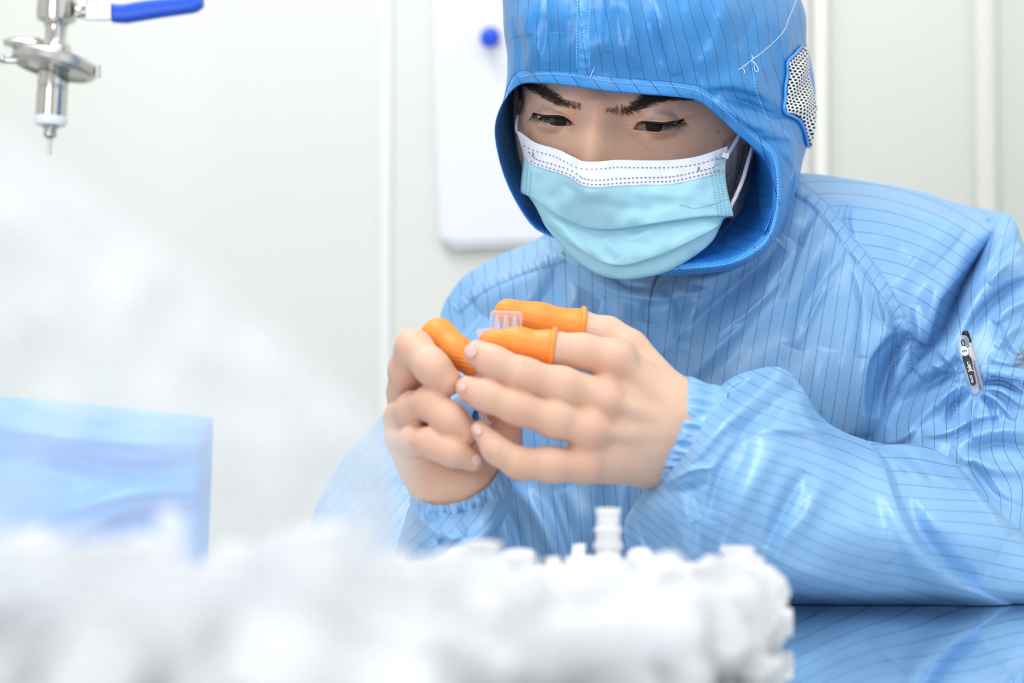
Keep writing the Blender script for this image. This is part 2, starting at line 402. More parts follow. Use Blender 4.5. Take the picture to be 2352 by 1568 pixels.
L('gasket', [(34, 268), (38, 272), (38, 282), (34, 290)], M['teflon'])
L('nozzle', [(20, 286), (21, 292), (15, 300), (14, 306), (16, 309), (16, 314), (12, 318), (5, 322), (5, 360)], M['steel2'])
# wing nut and bolt of the clamp
c = vp+RV @ Vector((-62*s, -30*s, zr(118)))
MB().lathe([(6*s, -40*s), (9*s, -18*s), (20*s, -4*s), (40*s, 4*s), (42*s, 16*s), (30*s, 24*s), (18*s, 26*s)], c, tl, n=32, lobes=2, amp=.18).build('wing_nut', M['steel'], vl, auto=40)
c = vp+RV @ Vector((-96*s, -34*s, zr(150)))
mb = MB().tube([c+Vector((-60*s, 0, 14*s)), c, c+Vector((50*s, 0, 3*s))], 7*s, 12)
for k in range(5): mb.lathe([(9*s, -2*s), (12*s, 0), (9*s, 2*s)], c+Vector((-(10+9*k)*s, 0, (2+2*k)*s)), Matrix.Rotation(math.pi/2, 3, 'Y'), n=14)
mb.build('clamp_bolt', M['steel2'], vl, auto=40)
c = vp+RV @ Vector((104*s, -10*s, zr(162)))
MB().tube([c+Vector((0, 0, -14*s)), c+Vector((0, 0, 14*s))], 7*s, 12).build('hinge_pin', M['steel2'], vl, auto=40)
# lever: steel stem then the blue sleeve, cranked
MB().lathe([(22*s, 0), (24*s, 10*s), (20*s, 24*s), (13*s, 26*s), (13*s, 44*s)], PV(176, 20, vy-.01), Matrix.Rotation(math.radians(90), 3, 'Y'), n=20).build('stem_nut', M['steel'], vl, auto=40)
lp = [(205, 26), (262, 30)]
MB().box((PV(205, 26, vy-.012)+PV(270, 28, vy-.012))/2, (82*s, .004, 40*s)).build('lever_stem', M['steel2'], vl, bevel=.001)
top_ = [(258, 9), (285, 11), (320, 5), (365, -1), (420, -6), (455, -8), (466, -4)]
bot_ = [(258, 51), (285, 53), (310, 50), (365, 41), (420, 33), (450, 28), (466, 16)]
V = []; n = len(top_)
tp = crv(top_, 24); bt = crv(bot_, 24)
for k in range(24):
    a = P(*tp[k], vy-.016); b = P(*bt[k], vy-.016); c = (a+b)/2; h = (a-b)/2; w = .0065
    for q in range(20):
        t = 2*math.pi*q/20; cc, ss = math.cos(t), math.sin(t)
        V.append(c+h*math.copysign(abs(ss)**.6, ss)+np.array([0, w, 0])*math.copysign(abs(cc)**.6, cc))
F = [tuple(int(i) for i in f) for f in gfaces(24, 20, cv=True)]+[tuple(range(20)), tuple(range(460, 480))]
mk('lever_sleeve', V, F, M['blueplastic'], vl)
# pipe feeding the valve from the wall above the frame
MB().tube([at_y(-228), at_y(-300), at_y(-1500), at_y(-4300)], 30*s, 20).build('feed_pipe', M['steel'], vl, smooth=True)
# ------------------------------------------------------------------ the person
person = empty('person', (.1, 1.40, ZF), 'person in a blue pinstriped cleanroom suit, hood and surgical mask, looking down at their hands', 'person')
person['kind'] = 'thing'
def gs(x, y, cx, cy, sx, sy, a=0):
    a = math.radians(a); dx = x-cx; dy = y-cy; u = dx*math.cos(a)+dy*math.sin(a); v = -dx*math.sin(a)+dy*math.cos(a)
    return np.exp(-.5*((u/sx)**2+(v/sy)**2))
EYES = {
 'left': dict(up=[(1226, 260), (1236, 262), (1246, 265), (1264, 266), (1287, 267), (1302, 273), (1316, 284)],
              lo=[(1226, 261), (1236, 269), (1247, 276), (1263, 283.5), (1279, 287.5), (1302, 287), (1316, 285.5)],
              iris=(1283, 277), ball=(1272, 276)),
 'right': dict(up=[(1457, 294), (1466, 283), (1480, 280), (1500, 281), (1524, 282.5), (1549, 279.5), (1570, 275)],
               lo=[(1457, 295), (1466, 296.5), (1480, 298), (1500, 300.5), (1516, 300.5), (1540, 292), (1570, 276)],
               iris=(1500, 289), ball=(1512, 290))}
BR = .0118
EYES['left']['c'] = (1274, 275, 1.2672); EYES['right']['c'] = (1514, 287, 1.2656)
def curve_y(pts, x):
    c = crv(np.array(pts, float), 60); o = np.argsort(c[:, 0]); return np.interp(x, c[o, 0], c[o, 1])
def face_depth(x, y):
    u = (x-1462)/292.; v = (y-235)/395.; r2 = np.clip(u*u+v*v, 0, 1)
    d = 1.352-.104*(1-r2**1.25)**.55
    d = d+.030*(x-1400)/285*np.clip(1-r2, 0, 1)          # the head is turned towards the left
    mm = np.zeros_like(x)
    mm += 4.0*gs(x, y, 1262, 222, 40, 15, 14)+4.5*gs(x, y, 1495, 236, 62, 17, -6)      # brow ridges
    mm += -5.0*gs(x, y, 1310, 268, 20, 24)-6.5*gs(x, y, 1440, 275, 24, 26)             # inner corners
    mm += -3.0*gs(x, y, 1262, 280, 40, 26)-4.5*gs(x, y, 1515, 298, 60, 30)             # sockets
    mm += 2.2*gs(x, y, 1270, 256, 33, 13)+3.0*gs(x, y, 1520, 262, 46, 13)              # lids over the eyeball
    mm += 2.0*gs(x, y, 1272, 300, 34, 9, 4)+2.2*gs(x, y, 1515, 312, 46, 9, -4)         # lower lids
    # nose
    t = np.clip((y-215)/200., 0, 1.15); cx = 1374-34*t; w = 20+19*t
    mm += (3.5+15*t**1.3)*np.exp(-.5*((x-cx)/w)**2)*np.clip((y-190)/40., 0, 1)*np.where(y > 440, np.exp(-((y-440)/22.)**2), 1)
    mm += 4*gs(x, y, 1300, 425, 22, 18)+4*gs(x, y, 1395, 430, 24, 18)                  # wings of the nose
    mm += 4.5*gs(x, y, 1590, 385, 75, 60)+4.0*gs(x, y, 1232, 370, 40, 60)              # cheeks
    mm += 3*gs(x, y, 1365, 505, 46, 12)+2.5*gs(x, y, 1370, 530, 40, 11)-2.5*gs(x, y, 1368, 517, 50, 4)   # lips
    mm += 6*gs(x, y, 1405, 585, 55, 30)                                                # chin
    mm += 1.0*gs(x, y, 1366, 232, 26, 20)
    d = d-mm*1e-3
    for e in EYES.values():
        C_ = P(*e['c'])-np.array([0, 0, CAMZ]); D_ = P(x, y, 1.0)-np.array([0, 0, CAMZ]); dd_ = (D_*D_).sum(-1); dc_ = (D_*C_).sum(-1)
        q = dc_**2-dd_*((C_*C_).sum()-(BR+.0010)**2); sp = np.where(q > 0, (dc_-np.sqrt(np.clip(q, 1e-12, None)))/dd_, 9.); kk = .0060; hh = np.clip(.5+.5*(sp-d)/kk, 0, 1); nd = sp*(1-hh)+d*hh-kk*hh*(1-hh); rho = np.sqrt(((x-e['c'][0])/44.)**2+((y-e['c'][1]+2)/28.)**2); d = d+(nd-d)/(1+np.exp((rho-1)*7))
    for e in EYES.values():
        yu = curve_y(e['up'], x); yl = curve_y(e['lo'], x); x0, x1 = e['up'][0][0], e['up'][-1][0]
        ins = np.clip(np.minimum(np.minimum(y-yu, yl-y)+.6, np.minimum(x-x0, x1-x)*.8), -8, 8)
        d = d+.0050*(1/(1+np.exp(-ins*1.6)))*((x > x0-3) & (x < x1+3))
        inx = np.exp(-np.clip(np.maximum(x0-x, x-x1), 0, 99)/10.)
        d = d-.0011*np.exp(-((y-(yu-4))/3.6)**2)*inx                                    # thick upper margin
        d = d-.0006*np.exp(-((y-(yl+3))/3.0)**2)*inx
    return d
def warp1(n, dense, lo=-1, hi=1):
    """n samples from -1 to 1, packed inside 'dense'"""
    t = np.linspace(-1, 1, 2001); w = 1+3.2*((t > dense[0]) & (t < dense[1])); c = np.cumsum(w); c = (c-c[0])/(c[-1]-c[0])*2-1
    return np.interp(np.linspace(-1, 1, n), c, t)
nU, nV = 420, 420
uu = warp1(nU, (-.98, .75)); vv = warp1(nV, (-.22, .42))
A, B = np.meshgrid(uu, vv, indexing='ij')
DX = A*np.sqrt(1-B*B/2); DY = B*np.sqrt(1-A*A/2)
hx = 1462+285*DX; hy = 235+393*DY
hd = face_depth(hx, hy)
G = np.stack([hx, hy, hd], -1)
# creases of the lids and under the eyes
G = strokes(G, [
  ([(1216, 240), (1222, 252), (1228, 262)], 3, 4, -1.3), ([(1236, 251), (1262, 249), (1290, 257), (1308, 270)], 3, 4, -.7),
  ([(1530, 281), (1560, 276), (1580, 272), (1606, 264)], 3, 5, -1.9, .5), ([(1458, 276), (1475, 268), (1500, 266), (1530, 272)], 3, 4, -.25),
  ([(1236, 300), (1268, 308), (1300, 301)], 4, 7, -.5), ([(1462, 306), (1500, 322), (1545, 318), (1580, 300)], 5, 9, -.6),
  ([(1450, 300), (1475, 325), (1500, 345)], 7, 10, -.7), ([(1316, 290), (1305, 315), (1280, 330)], 7, 9, -.7)])
G = G.reshape(-1, 3)
mx, my = G[:, 0], G[:, 1]
blush = (.30*gs(mx, my, 1440, 350, 60, 24)+.34*gs(mx, my, 1370, 240, 30, 40)+.25*gs(mx, my, 1330, 345, 26, 20)+.22*gs(mx, my, 1460, 285, 16, 18)
         + .18*gs(mx, my, 1620, 350, 40, 16)+.25*gs(mx, my, 1315, 270, 12, 16)+.2*gs(mx, my, 1500, 318, 50, 9)+.16*gs(mx, my, 1270, 305, 34, 7)+.35*gs(mx, my, 1590, 270, 20, 5, -18))
for e in EYES.values():
    yu = curve_y(e['up'], mx); yl = curve_y(e['lo'], mx); x0, x1 = e['up'][0][0], e['up'][-1][0]
    inx = ((mx > x0-4) & (mx < x1+4))
    blush = blush+.5*inx*(my > yu)*(my < yl)+inx*(.55*np.exp(-((my-yl)/3.)**2)+.45*np.exp(-((my-yu)/2.)**2))
mole = 0*mx
for x, y, r, a in [(1650, 302, 2.6, .7), (1623, 298, 1.6, .35), (1387, 321, 1.5, .35), (1537, 276, 1.5, .4), (1622, 338, 3.0, .25), (1247, 243, 1.3, .8), (1643, 333, 2, .3)]:
    mole += a*np.exp(-((mx-x)**2+(my-y)**2)/r**2)
# faint short hair roots under the brows
blush = np.clip(blush+.10+.14*gs(mx, my, 1390, 215, 90, 22), 0, .8)
front = P3(G)
# back of the skull: rings shrinking to a point behind, on the same rim
rim = np.concatenate([np.arange(nU)*nV, (nU-1)*nV+np.arange(1, nV), (np.arange(nU-2, -1, -1))*nV+nV-1, np.arange(nV-2, 0, -1)])
rp = front[rim]; cen = PV(1480, 225, 1.36); rings = []
for k in range(1, 13):
    a = k/12*math.pi/2; q = np.array(cen)+(rp-np.array(cen))*math.cos(a); q[:, 1] = rp[:, 1]*(math.cos(a))+(1-math.cos(a))*cen.y+.098*math.sin(a); rings.append(q)
nr = len(rim); HV = np.concatenate([front]+rings)
HF = [gfaces(nU, nV, flip=True)]
idx = [rim]+[nU*nV+k*nr+np.arange(nr) for k in range(12)]
for k in range(12):
    a, b = idx[k], idx[k+1]; HF.append(np.stack([a, np.roll(a, -1), np.roll(b, -1), b], -1))
HF = np.concatenate(HF)
HB = np.concatenate([blush, np.zeros(12*nr)]); HM = np.concatenate([mole, np.zeros(12*nr)])
BODY = [(HV, HF, HB, HM)]                               # head; hands and trunk are joined to it further down

# eyeballs
def eye_mat():
    m = mat('eye', (.45, .41, .40, 1), .30, spec=.35); nt = m.node_tree; b = nt.nodes['Principled BSDF']
    a = N(nt, 'ShaderNodeAttribute', attribute_name='iris'); r = N(nt, 'ShaderNodeValToRGB'); nt.links.new(a.outputs['Fac'], r.inputs[0])
    e = r.color_ramp.elements; e[0].position = .38; e[0].color = (.003, .003, .004, 1); e[1].position = 1.0; e[1].color = (.30, .26, .25, 1)
    for p_, c_ in ((.46, (.022, .013, .010, 1)), (.86, (.014, .009, .008, 1)), (.96, (.10, .09, .09, 1))): q = e.new(p_); q.color = c_
    nt.links.new(r.outputs[0], b.inputs['Base Color']); return m
M['eye'] = eye_mat()
def eyeball(e, name):
    """the front of the eyeball, a spherical cap that tucks in behind both lids"""
    C_ = P(*e['c'])-np.array([0, 0, CAMZ]); x0, x1 = max(e['up'][0][0]+1, e['c'][0]-40), min(e['up'][-1][0]+.5, e['c'][0]+40); nx_, ny_ = 90, 26
    xs = np.linspace(x0, x1, nx_); xc = np.clip(xs, e['up'][0][0], e['up'][-1][0]); yu = curve_y(e['up'], xc)-.7; yl = curve_y(e['lo'], xc)+3.2
    X = np.repeat(xs[:, None], ny_, 1); Y = yu[:, None]+(yl-yu)[:, None]*np.linspace(0, 1, ny_)[None]
    D_ = P(X, Y, 1.0)-np.array([0, 0, CAMZ]); dd_ = (D_*D_).sum(-1); dc_ = (D_*C_).sum(-1)
    q = np.clip(dc_**2-dd_*((C_*C_).sum()-BR**2), 1e-6, None); t = (dc_-np.sqrt(q))/dd_
    V = D_*t[..., None]+np.array([0, 0, CAMZ])
    ix, iy = e['iris']; Di = P(ix, iy, 1.0)-np.array([0, 0, CAMZ]); a = (Di*Di).sum(); b = (Di*C_).sum(); ti = (b-math.sqrt(max(b*b-a*((C_*C_).sum()-BR**2), 1e-9)))/a
    I = Di*ti+np.array([0, 0, CAMZ]); dist = np.linalg.norm(V-I, axis=-1)/.0062
    return mk('eyeball', V.reshape(-1, 3), gfaces(nx_, ny_, flip=True), M['eye'], person, attrs={'iris': np.clip(dist, 0, 1).ravel()})
for k in EYES: eyeball(EYES[k], k)

for e in EYES.values():  # dark tube for the lid's shade on the eyeball and the dense lash roots
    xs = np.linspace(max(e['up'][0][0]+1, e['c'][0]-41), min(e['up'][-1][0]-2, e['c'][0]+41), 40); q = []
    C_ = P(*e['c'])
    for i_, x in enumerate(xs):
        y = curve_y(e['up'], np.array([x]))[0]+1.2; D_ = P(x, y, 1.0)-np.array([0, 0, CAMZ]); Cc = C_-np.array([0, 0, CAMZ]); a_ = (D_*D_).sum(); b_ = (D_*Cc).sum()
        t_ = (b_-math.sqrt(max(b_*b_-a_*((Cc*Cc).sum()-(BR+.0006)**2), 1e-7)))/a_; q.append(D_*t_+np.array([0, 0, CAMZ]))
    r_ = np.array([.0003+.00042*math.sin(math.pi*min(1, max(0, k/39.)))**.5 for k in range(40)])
    V_, F_ = tube_mesh(q, r_, 6); mk('lash_shade_line', V_, F_, M['lashshade'], person)
# hairs laid on the face
FB = BVHTree.FromPolygons(front.tolist(), [tuple(map(int, f)) for f in gfaces(nU, nV)])
def hairs(name, specs, r, m, parent, lift=.0003, bvh=None):
    V = []; F = []
    for s in specs:
        p0, dr, ln, cv, up = s[:5]
        pts = []; nn = None
        for k in range(5):
            t = k/4.; x = p0[0]+dr[0]*ln*t-dr[1]*cv*t*t; y = p0[1]+dr[1]*ln*t+dr[0]*cv*t*t
            h, n_ = hit(bvh or FB, x, y) if (up == 0 or k == 0) else (None, None)
            if k == 0:
                if h is None: break
                nn = n_; base = h
            if up == 0:
                if h is None: break
                pts.append(h+nn*(lift+.0006*math.sin(t*3.14)))
            else:
                q = PV(x, y, base.y-up*math.sin(t*1.7)*1.0); pts.append(q)
        if len(pts) < 5: continue
        rr = np.array([1, 1, .85, .55, .12])*r
        v, f = tube_mesh(pts, rr, 3, cap=False); o = len(V); V += v; F += [tuple(i+o for i in q) for q in f]
    return mk(name, V, F, m, parent)
def brow(cl, wid, dens, ang, n, ln):
    c = crv(np.array(cl, float), 50); w = np.interp(np.linspace(0, 1, 50), np.linspace(0, 1, len(wid)), wid); a_ = np.interp(np.linspace(0, 1, 50), np.linspace(0, 1, len(ang)), ang)
    dn = np.interp(np.linspace(0, 1, 50), np.linspace(0, 1, len(dens)), dens); l_ = np.interp(np.linspace(0, 1, 50), np.linspace(0, 1, len(ln)), ln)
    S = []; pr = dn/dn.sum()
    for _ in range(n):
        k = RNG.choice(50, p=pr); off = np.clip(RNG.randn()*.55, -1.1, 1.1)*w[k]; a = math.radians(a_[k]+RNG.randn()*11)
        S.append(((c[k, 0]+RNG.randn()*1.5, c[k, 1]+off), (math.cos(a), math.sin(a)), l_[k]*(.7+.5*RNG.rand()), RNG.randn()*1.5, 0))
    return S
hairs('eyebrow', brow([(1200, 191), (1225, 201), (1252, 212), (1278, 227), (1300, 237), (1320, 243), (1337, 248)], [7, 11, 14, 12, 8, 7, 8], [.5, .9, 1.8, 1.7, .7, .35, .16], [205, 207, 205, 203, 200, 225, 255], 850, [13, 14, 15, 14, 12, 9, 8]), .00009, M['brow'], person)
hairs('eyebrow', brow([(1396, 251), (1420, 250), (1445, 246), (1468, 236), (1492, 228), (1525, 224), (1560, 224), (1592, 228)], [7, 9, 11, 13, 13, 9, 5, 3], [.18, .35, .8, 1.9, 1.8, 1.2, .9, .5], [140, 110, 30, -12, -12, -3, 3, 6], 1150, [8, 10, 14, 18, 19, 19, 16, 13]), .00009, M['brow'], person)
def lashes(e, xr, n, ln, slant, yoff=0, which='up', up=.004, cvr=2):
    S = []
    for k in range(n):
        x = xr[0]+(xr[1]-xr[0])*(k+.7*RNG.rand())/n; y = curve_y(e[which], np.array([x]))[0]+yoff
        t = (x-xr[0])/(xr[1]-xr[0]); sl = slant[0]+(slant[1]-slant[0])*t; a = math.radians(sl+RNG.randn()*5)
        S.append(((x, y), (math.cos(a), math.sin(a)), (ln[0]+(ln[1]-ln[0])*t)*(.75+.4*RNG.rand()), cvr*(1+RNG.randn()*.3), up))
    return S
hairs('eyelashes', lashes(EYES['left'], (1224, 1264), 90, (24, 20), (112, 96), -1.0, cvr=5)+lashes(EYES['left'], (1262, 1306), 30, (14, 6), (104, 84), -1, up=.003)
      + lashes(EYES['left'], (1238, 1310), 26, (7, 4), (120, 70), 1, 'lo', .001), .00011, M['lash'], person)
hairs('eyelashes', lashes(EYES['right'], (1500, 1570), 130, (22, 20), (92, 62), -1.0, cvr=-5)+lashes(EYES['right'], (1462, 1502), 22, (5, 14), (110, 95), -1, up=.003, cvr=-2)
      + lashes(EYES['right'], (1468, 1552), 30, (5, 8), (110, 70), 1, 'lo', .001), .00011, M['lash'], person)

# ------------------------------------------------------------------ hood
# stations clockwise from the left corner of the opening; each: rim, binding edge, outside, silhouette, behind, far behind
HS = [
 [(1190, 196, 1.262), (1183, 168, 1.262), (1176, 110, 1.268), (1158, 30, 1.285), (1162, -60, 1.31), (1230, -120, 1.36), (1400, -100, 1.43)],
 [(1240, 190, 1.238), (1238, 161, 1.236), (1230, 95, 1.232), (1215, 10, 1.242), (1215, -80, 1.27), (1270, -160, 1.33), (1420, -120, 1.43)],
 [(1310, 197, 1.226), (1310, 163, 1.223), (1305, 90, 1.215), (1298, 0, 1.220), (1300, -110, 1.25), (1340, -200, 1.32), (1450, -140, 1.43)],
 [(1395, 209, 1.222), (1395, 174, 1.219), (1392, 95, 1.210), (1390, 0, 1.214), (1392, -120, 1.245), (1420, -220, 1.32), (1490, -150, 1.43)],
 [(1480, 216, 1.222), (1480, 181, 1.220), (1482, 100, 1.211), (1485, 0, 1.214), (1488, -120, 1.25), (1500, -215, 1.32), (1530, -150, 1.43)],
 [(1555, 222, 1.226), (1562, 188, 1.222), (1572, 105, 1.216), (1585, 0, 1.220), (1590, -110, 1.26), (1590, -190, 1.33), (1580, -130, 1.43)],
 [(1605, 232, 1.231), (1618, 202, 1.227), (1640, 120, 1.226), (1665, 10, 1.235), (1680, -90, 1.28), (1660, -160, 1.35), (1610, -110, 1.43)],
 [(1645, 262, 1.238), (1672, 244, 1.234), (1715, 160, 1.240), (1755, 40, 1.262), (1770, -50, 1.31), (1720, -110, 1.37), (1640, -80, 1.44)],
 [(1688, 302, 1.246), (1712, 282, 1.243), (1765, 210, 1.258), (1822, 90, 1.300), (1838, 0, 1.345), (1790, -60, 1.40), (1660, -40, 1.45)],
 [(1728, 336, 1.253), (1752, 316, 1.250), (1800, 268, 1.272), (1850, 180, 1.325), (1852, 90, 1.375), (1800, 20, 1.42), (1670, 0, 1.46)],
 [(1762, 372, 1.258), (1785, 352, 1.255), (1825, 320, 1.278), (1866, 262, 1.330), (1868, 200, 1.38), (1810, 110, 1.43), (1680, 60, 1.465)],
 [(1776, 425, 1.262), (1794, 415, 1.259), (1822, 390, 1.282), (1846, 360, 1.325), (1850, 320, 1.37), (1800, 220, 1.43), (1680, 120, 1.465)],
 [(1772, 490, 1.262), (1789, 490, 1.259), (1806, 470, 1.284), (1822, 440, 1.325), (1815, 400, 1.37), (1770, 310, 1.43), (1670, 180, 1.465)],
 [(1745, 548, 1.256), (1760, 562, 1.254), (1775, 555, 1.284), (1790, 520, 1.325), (1780, 480, 1.37), (1740, 380, 1.43), (1650, 230, 1.465)],
 [(1680, 592, 1.248), (1688, 606, 1.247), (1705, 610, 1.285), (1720, 590, 1.325), (1710, 540, 1.37), (1690, 430, 1.43), (1620, 260, 1.465)],
 [(1590, 606, 1.243), (1590, 620, 1.243), (1600, 628, 1.285), (1610, 610, 1.325), (1610, 560, 1.37), (1600, 450, 1.43), (1580, 270, 1.465)],
 [(1470, 608, 1.250), (1468, 620, 1.253), (1475, 628, 1.285), (1485, 610, 1.325), (1490, 560, 1.37), (1500, 450, 1.43), (1530, 270, 1.465)],
 [(1360, 585, 1.262), (1355, 594, 1.268), (1365, 600, 1.295), (1380, 590, 1.335), (1400, 540, 1.375), (1430, 430, 1.43), (1490, 260, 1.465)],
 [(1286, 549, 1.275), (1284, 551, 1.283), (1300, 550, 1.310), (1325, 540, 1.345), (1350, 500, 1.38), (1390, 400, 1.43), (1470, 230, 1.465)],
 [(1228, 520, 1.286), (1227, 521, 1.294), (1245, 515, 1.320), (1275, 500, 1.352), (1310, 460, 1.385), (1360, 360, 1.43), (1450, 190, 1.465)],
 [(1184, 460, 1.292), (1185, 460, 1.300), (1205, 455, 1.325), (1240, 440, 1.355), (1280, 400, 1.39), (1340, 300, 1.43), (1440, 150, 1.465)],
 [(1152, 384, 1.294), (1154, 384, 1.302), (1175, 378, 1.325), (1212, 365, 1.355), (1255, 330, 1.39), (1320, 240, 1.43), (1430, 100, 1.465)],
 [(1137, 300, 1.290), (1140, 300, 1.298), (1158, 290, 1.318), (1196, 270, 1.350), (1235, 230, 1.385), (1310, 160, 1.43), (1425, 50, 1.46)],
 [(1153, 240, 1.278), (1156, 234, 1.285), (1164, 205, 1.300), (1178, 160, 1.330), (1210, 110, 1.365), (1290, 50, 1.42), (1420, -10, 1.45)],
]
HS = np.array(HS, float)
nS, nL = 460, 230
HG = np.swapaxes(grid2(HS, nS, nL, cu=True), 0, 1)      # (loops, stations, 3)
HG = np.swapaxes(HG, 0, 1)
# folds of the hood
HG = strokes(HG, [
  ([(1340, -60), (1338, 40), (1336, 120), (1336, 170)], 15, 15, 1.0, 0),                                # centre seam band
  ([(1215, -40), (1208, 40), (1222, 110), (1212, 165)], 16, 22, 3.5), ([(1255, -40), (1262, 50), (1250, 140)], 12, 12, -2.0),
  ([(1180, 40), (1196, 100), (1200, 165)], 8, 12, -2.5),
  ([(1395, -40), (1400, 30), (1392, 120)], 10, 20, 2.2), ([(1430, -60), (1445, 40), (1470, 160)], 26, 12, 1.6),
  ([(1500, -60), (1520, 50), (1560, 170)], 24, 14, 1.6), ([(1690, -60), (1660, 40), (1640, 110), (1600, 160)], 20, 30, 2.5),
  ([(1750, -20), (1720, 60), (1690, 110)], 14, 20, -2.2),
  ([(1610, 200), (1680, 196), (1740, 212), (1800, 250)], 10, 26, 3.2), ([(1640, 225), (1690, 262), (1730, 288), (1790, 300)], 12, 16, 4.2),
  ([(1665, 225), (1720, 240), (1770, 262), (1810, 270)], 9, 9, -3.0), ([(1740, 310), (1780, 312), (1830, 320)], 8, 16, 2.5),
  ([(1800, 345), (1822, 380), (1812, 440)], 8, 14, 2.2), ([(1770, 60), (1780, 140), (1790, 200)], 12, 10, -2.2), ([(1735, 100), (1740, 160), (1735, 220)], 10, 10, 1.8),
  ([(1808, 60), (1812, 110), (1806, 170)], 8, 8, 1.6)], 1.7e-3)
hx, hy = HG[..., 0], HG[..., 1]
lp = np.linspace(0, 6, nL)[None, :]
fade = np.clip((lp-.8)/.8, 0, 1)
HG[..., 2] += fade*.0012*noise(hx, hy*.5, 70, 3)
HG[..., 0] += fade*2.2*noise(hx+40, hy, 110, 5)*(lp > 2.2)
def dents(x, y): return 0
# stripe coordinate: lines run from the crown to the rim, leaning to the right further right
k = np.interp(hx, [1150, 1330, 1360, 1500, 1650, 1800], [-.02, .02, .13, .22, .26, .22])
yy = hy; bend = 5*np.sin(hy/38.+hx/60.)*np.clip((hx-1560)/80, 0, 1)+3.5*np.sin(hy/30.+hx/25.)*np.clip((1320-hx)/60, 0, 1)
st = (hx-k*yy+bend-.0011*np.clip(yy-190, 0, 400)**2*np.clip((hx-1550)/100, 0, 1))/27.5
w = hx > 1345; st = np.where(w, st, (hx-k*yy+bend)/24.0)
# binding (first loop band) : diagonal lines
st_b = (hx-.72*hy)/46.0
HGw = P3(HG)
jb = int(nL*1/6.)
# binding: part of the sheet between loops 0 and 1, with its own thickness
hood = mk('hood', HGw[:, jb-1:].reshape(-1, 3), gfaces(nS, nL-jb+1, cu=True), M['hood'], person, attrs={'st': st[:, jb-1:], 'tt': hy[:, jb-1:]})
sm = hood.modifiers.new('t', 'SOLIDIFY'); sm.thickness = .0008; sm.offset = 0
# rolled binding: outer face proud, wrapped round the rim to the inside
nb = 26; bs = HG[:, :jb+2]; prof = []
b0 = HG[:, 0]; b1 = HG[:, jb]
cols = []
for t in np.linspace(0, 1, nb):
    q = b0+(b1-b0)*t; q = HG[:, int(round(t*jb))].copy()
    q[:, 2] -= .0011*math.sin(min(t*1.12, 1)*math.pi)**.4+.0002
    cols.append(q)
inner = []
for t in np.linspace(0, 1, 10)[1:]:
    q = HG[:, int(round(t*jb*.5))].copy(); q[:, 2] += .0022*math.sin(min(t*1.5, 1)*math.pi/2); inner.append(q)
BG = np.stack(inner[::-1]+cols, 1)
bx_, by_ = BG[..., 0], BG[..., 1]
right = np.clip((bx_-1580)/90., 0, 1)
stb = (bx_-by_*(.75-.45*right))/np.where(bx_ > 1700, 44, 43.)
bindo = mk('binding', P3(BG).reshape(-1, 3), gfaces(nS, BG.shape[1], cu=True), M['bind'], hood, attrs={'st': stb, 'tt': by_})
# lining: goes from the rim inwards and back
LN = []
HS_OUT = [-.2]+[-.5]*7+[-.3, .1, .5, .8]+[1.]*10+[.9, .2]
cx0, cy0 = 1470, 330
for s_ in HS:
    r0 = s_[0]; v = np.array([cx0-r0[0], cy0-r0[1]]); ln = np.hypot(*v); v = v/ln
    row = [r0+np.array([0, 0, .001])]
    out_ = HS_OUT[len(LN)]; v = v*out_
    for dpx, dd in ((5, .008), (14, .022), (28, .040), (50, .058), (90, .075), (130, .085)):
        row.append([r0[0]+v[0]*dpx, r0[1]+v[1]*dpx, r0[2]+dd])
    LN.append(row)
LN = grid2(np.array(LN), 300, 60, cu=True)
LN = strokes(LN, [([(1748, 360), (1742, 420), (1752, 500), (1760, 545)], 5, 26, 7, 0), ([(1700, 470), (1680, 540), (1650, 590)], 14, 20, 3),
                  ([(1160, 320), (1180, 400), (1215, 480), (1260, 540)], 8, 8, 4, .3), ([(1175, 300), (1190, 370), (1210, 430)], 5, 7, -3, .3)])
lx, ly = LN[..., 0], LN[..., 1]
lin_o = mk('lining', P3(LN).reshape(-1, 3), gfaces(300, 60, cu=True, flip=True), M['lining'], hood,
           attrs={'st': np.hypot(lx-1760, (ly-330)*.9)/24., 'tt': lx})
sm = lin_o.modifiers.new('t', 'SOLIDIFY'); sm.thickness = .0006; sm.offset = 0
HBV = BVHTree.FromPolygons(HGw.reshape(-1, 3).tolist(), [tuple(map(int, f)) for f in gfaces(nS, nL, cu=True)])
BBV = BVHTree.FromPolygons(P3(BG).reshape(-1, 3).tolist(), [tuple(map(int, f)) for f in gfaces(nS, BG.shape[1], cu=True)])
def stitches(name, bv, lines, m, parent, pitch=7.5, dash=5, r=.00030, lift=.0003):
    mb = MB()
    for pts in lines:
        c = crv(np.array(pts, float), 400) if len(pts) > 2 else np.linspace(pts[0], pts[1], 400)
        L_ = np.concatenate([[0], np.cumsum(np.hypot(*np.diff(c, axis=0).T))]); s_ = 0
        while s_+dash < L_[-1]:
            q = []
            for a in (s_, s_+dash/2, s_+dash):
                x = np.interp(a, L_, c[:, 0]); y = np.interp(a, L_, c[:, 1]); h, n_ = hit(bv, x, y, lift)
                if h is not None: q.append(h)
            if len(q) == 3 and (q[0]-q[2]).length < .006: mb.tube(q, r, 4)
            s_ += pitch
    if mb.V:
        o = mb.build(name, m, parent, smooth=True); o['kind'] = 'stuff'; return o
stitches('binding_stitching', BBV, [[(1196, 176), (1240, 170), (1310, 173), (1395, 186), (1480, 194), (1560, 200), (1612, 213), (1665, 253), (1706, 291), (1745, 326), (1776, 360), (1786, 420), (1782, 490), (1755, 556), (1690, 598)]], M['thread'], hood)
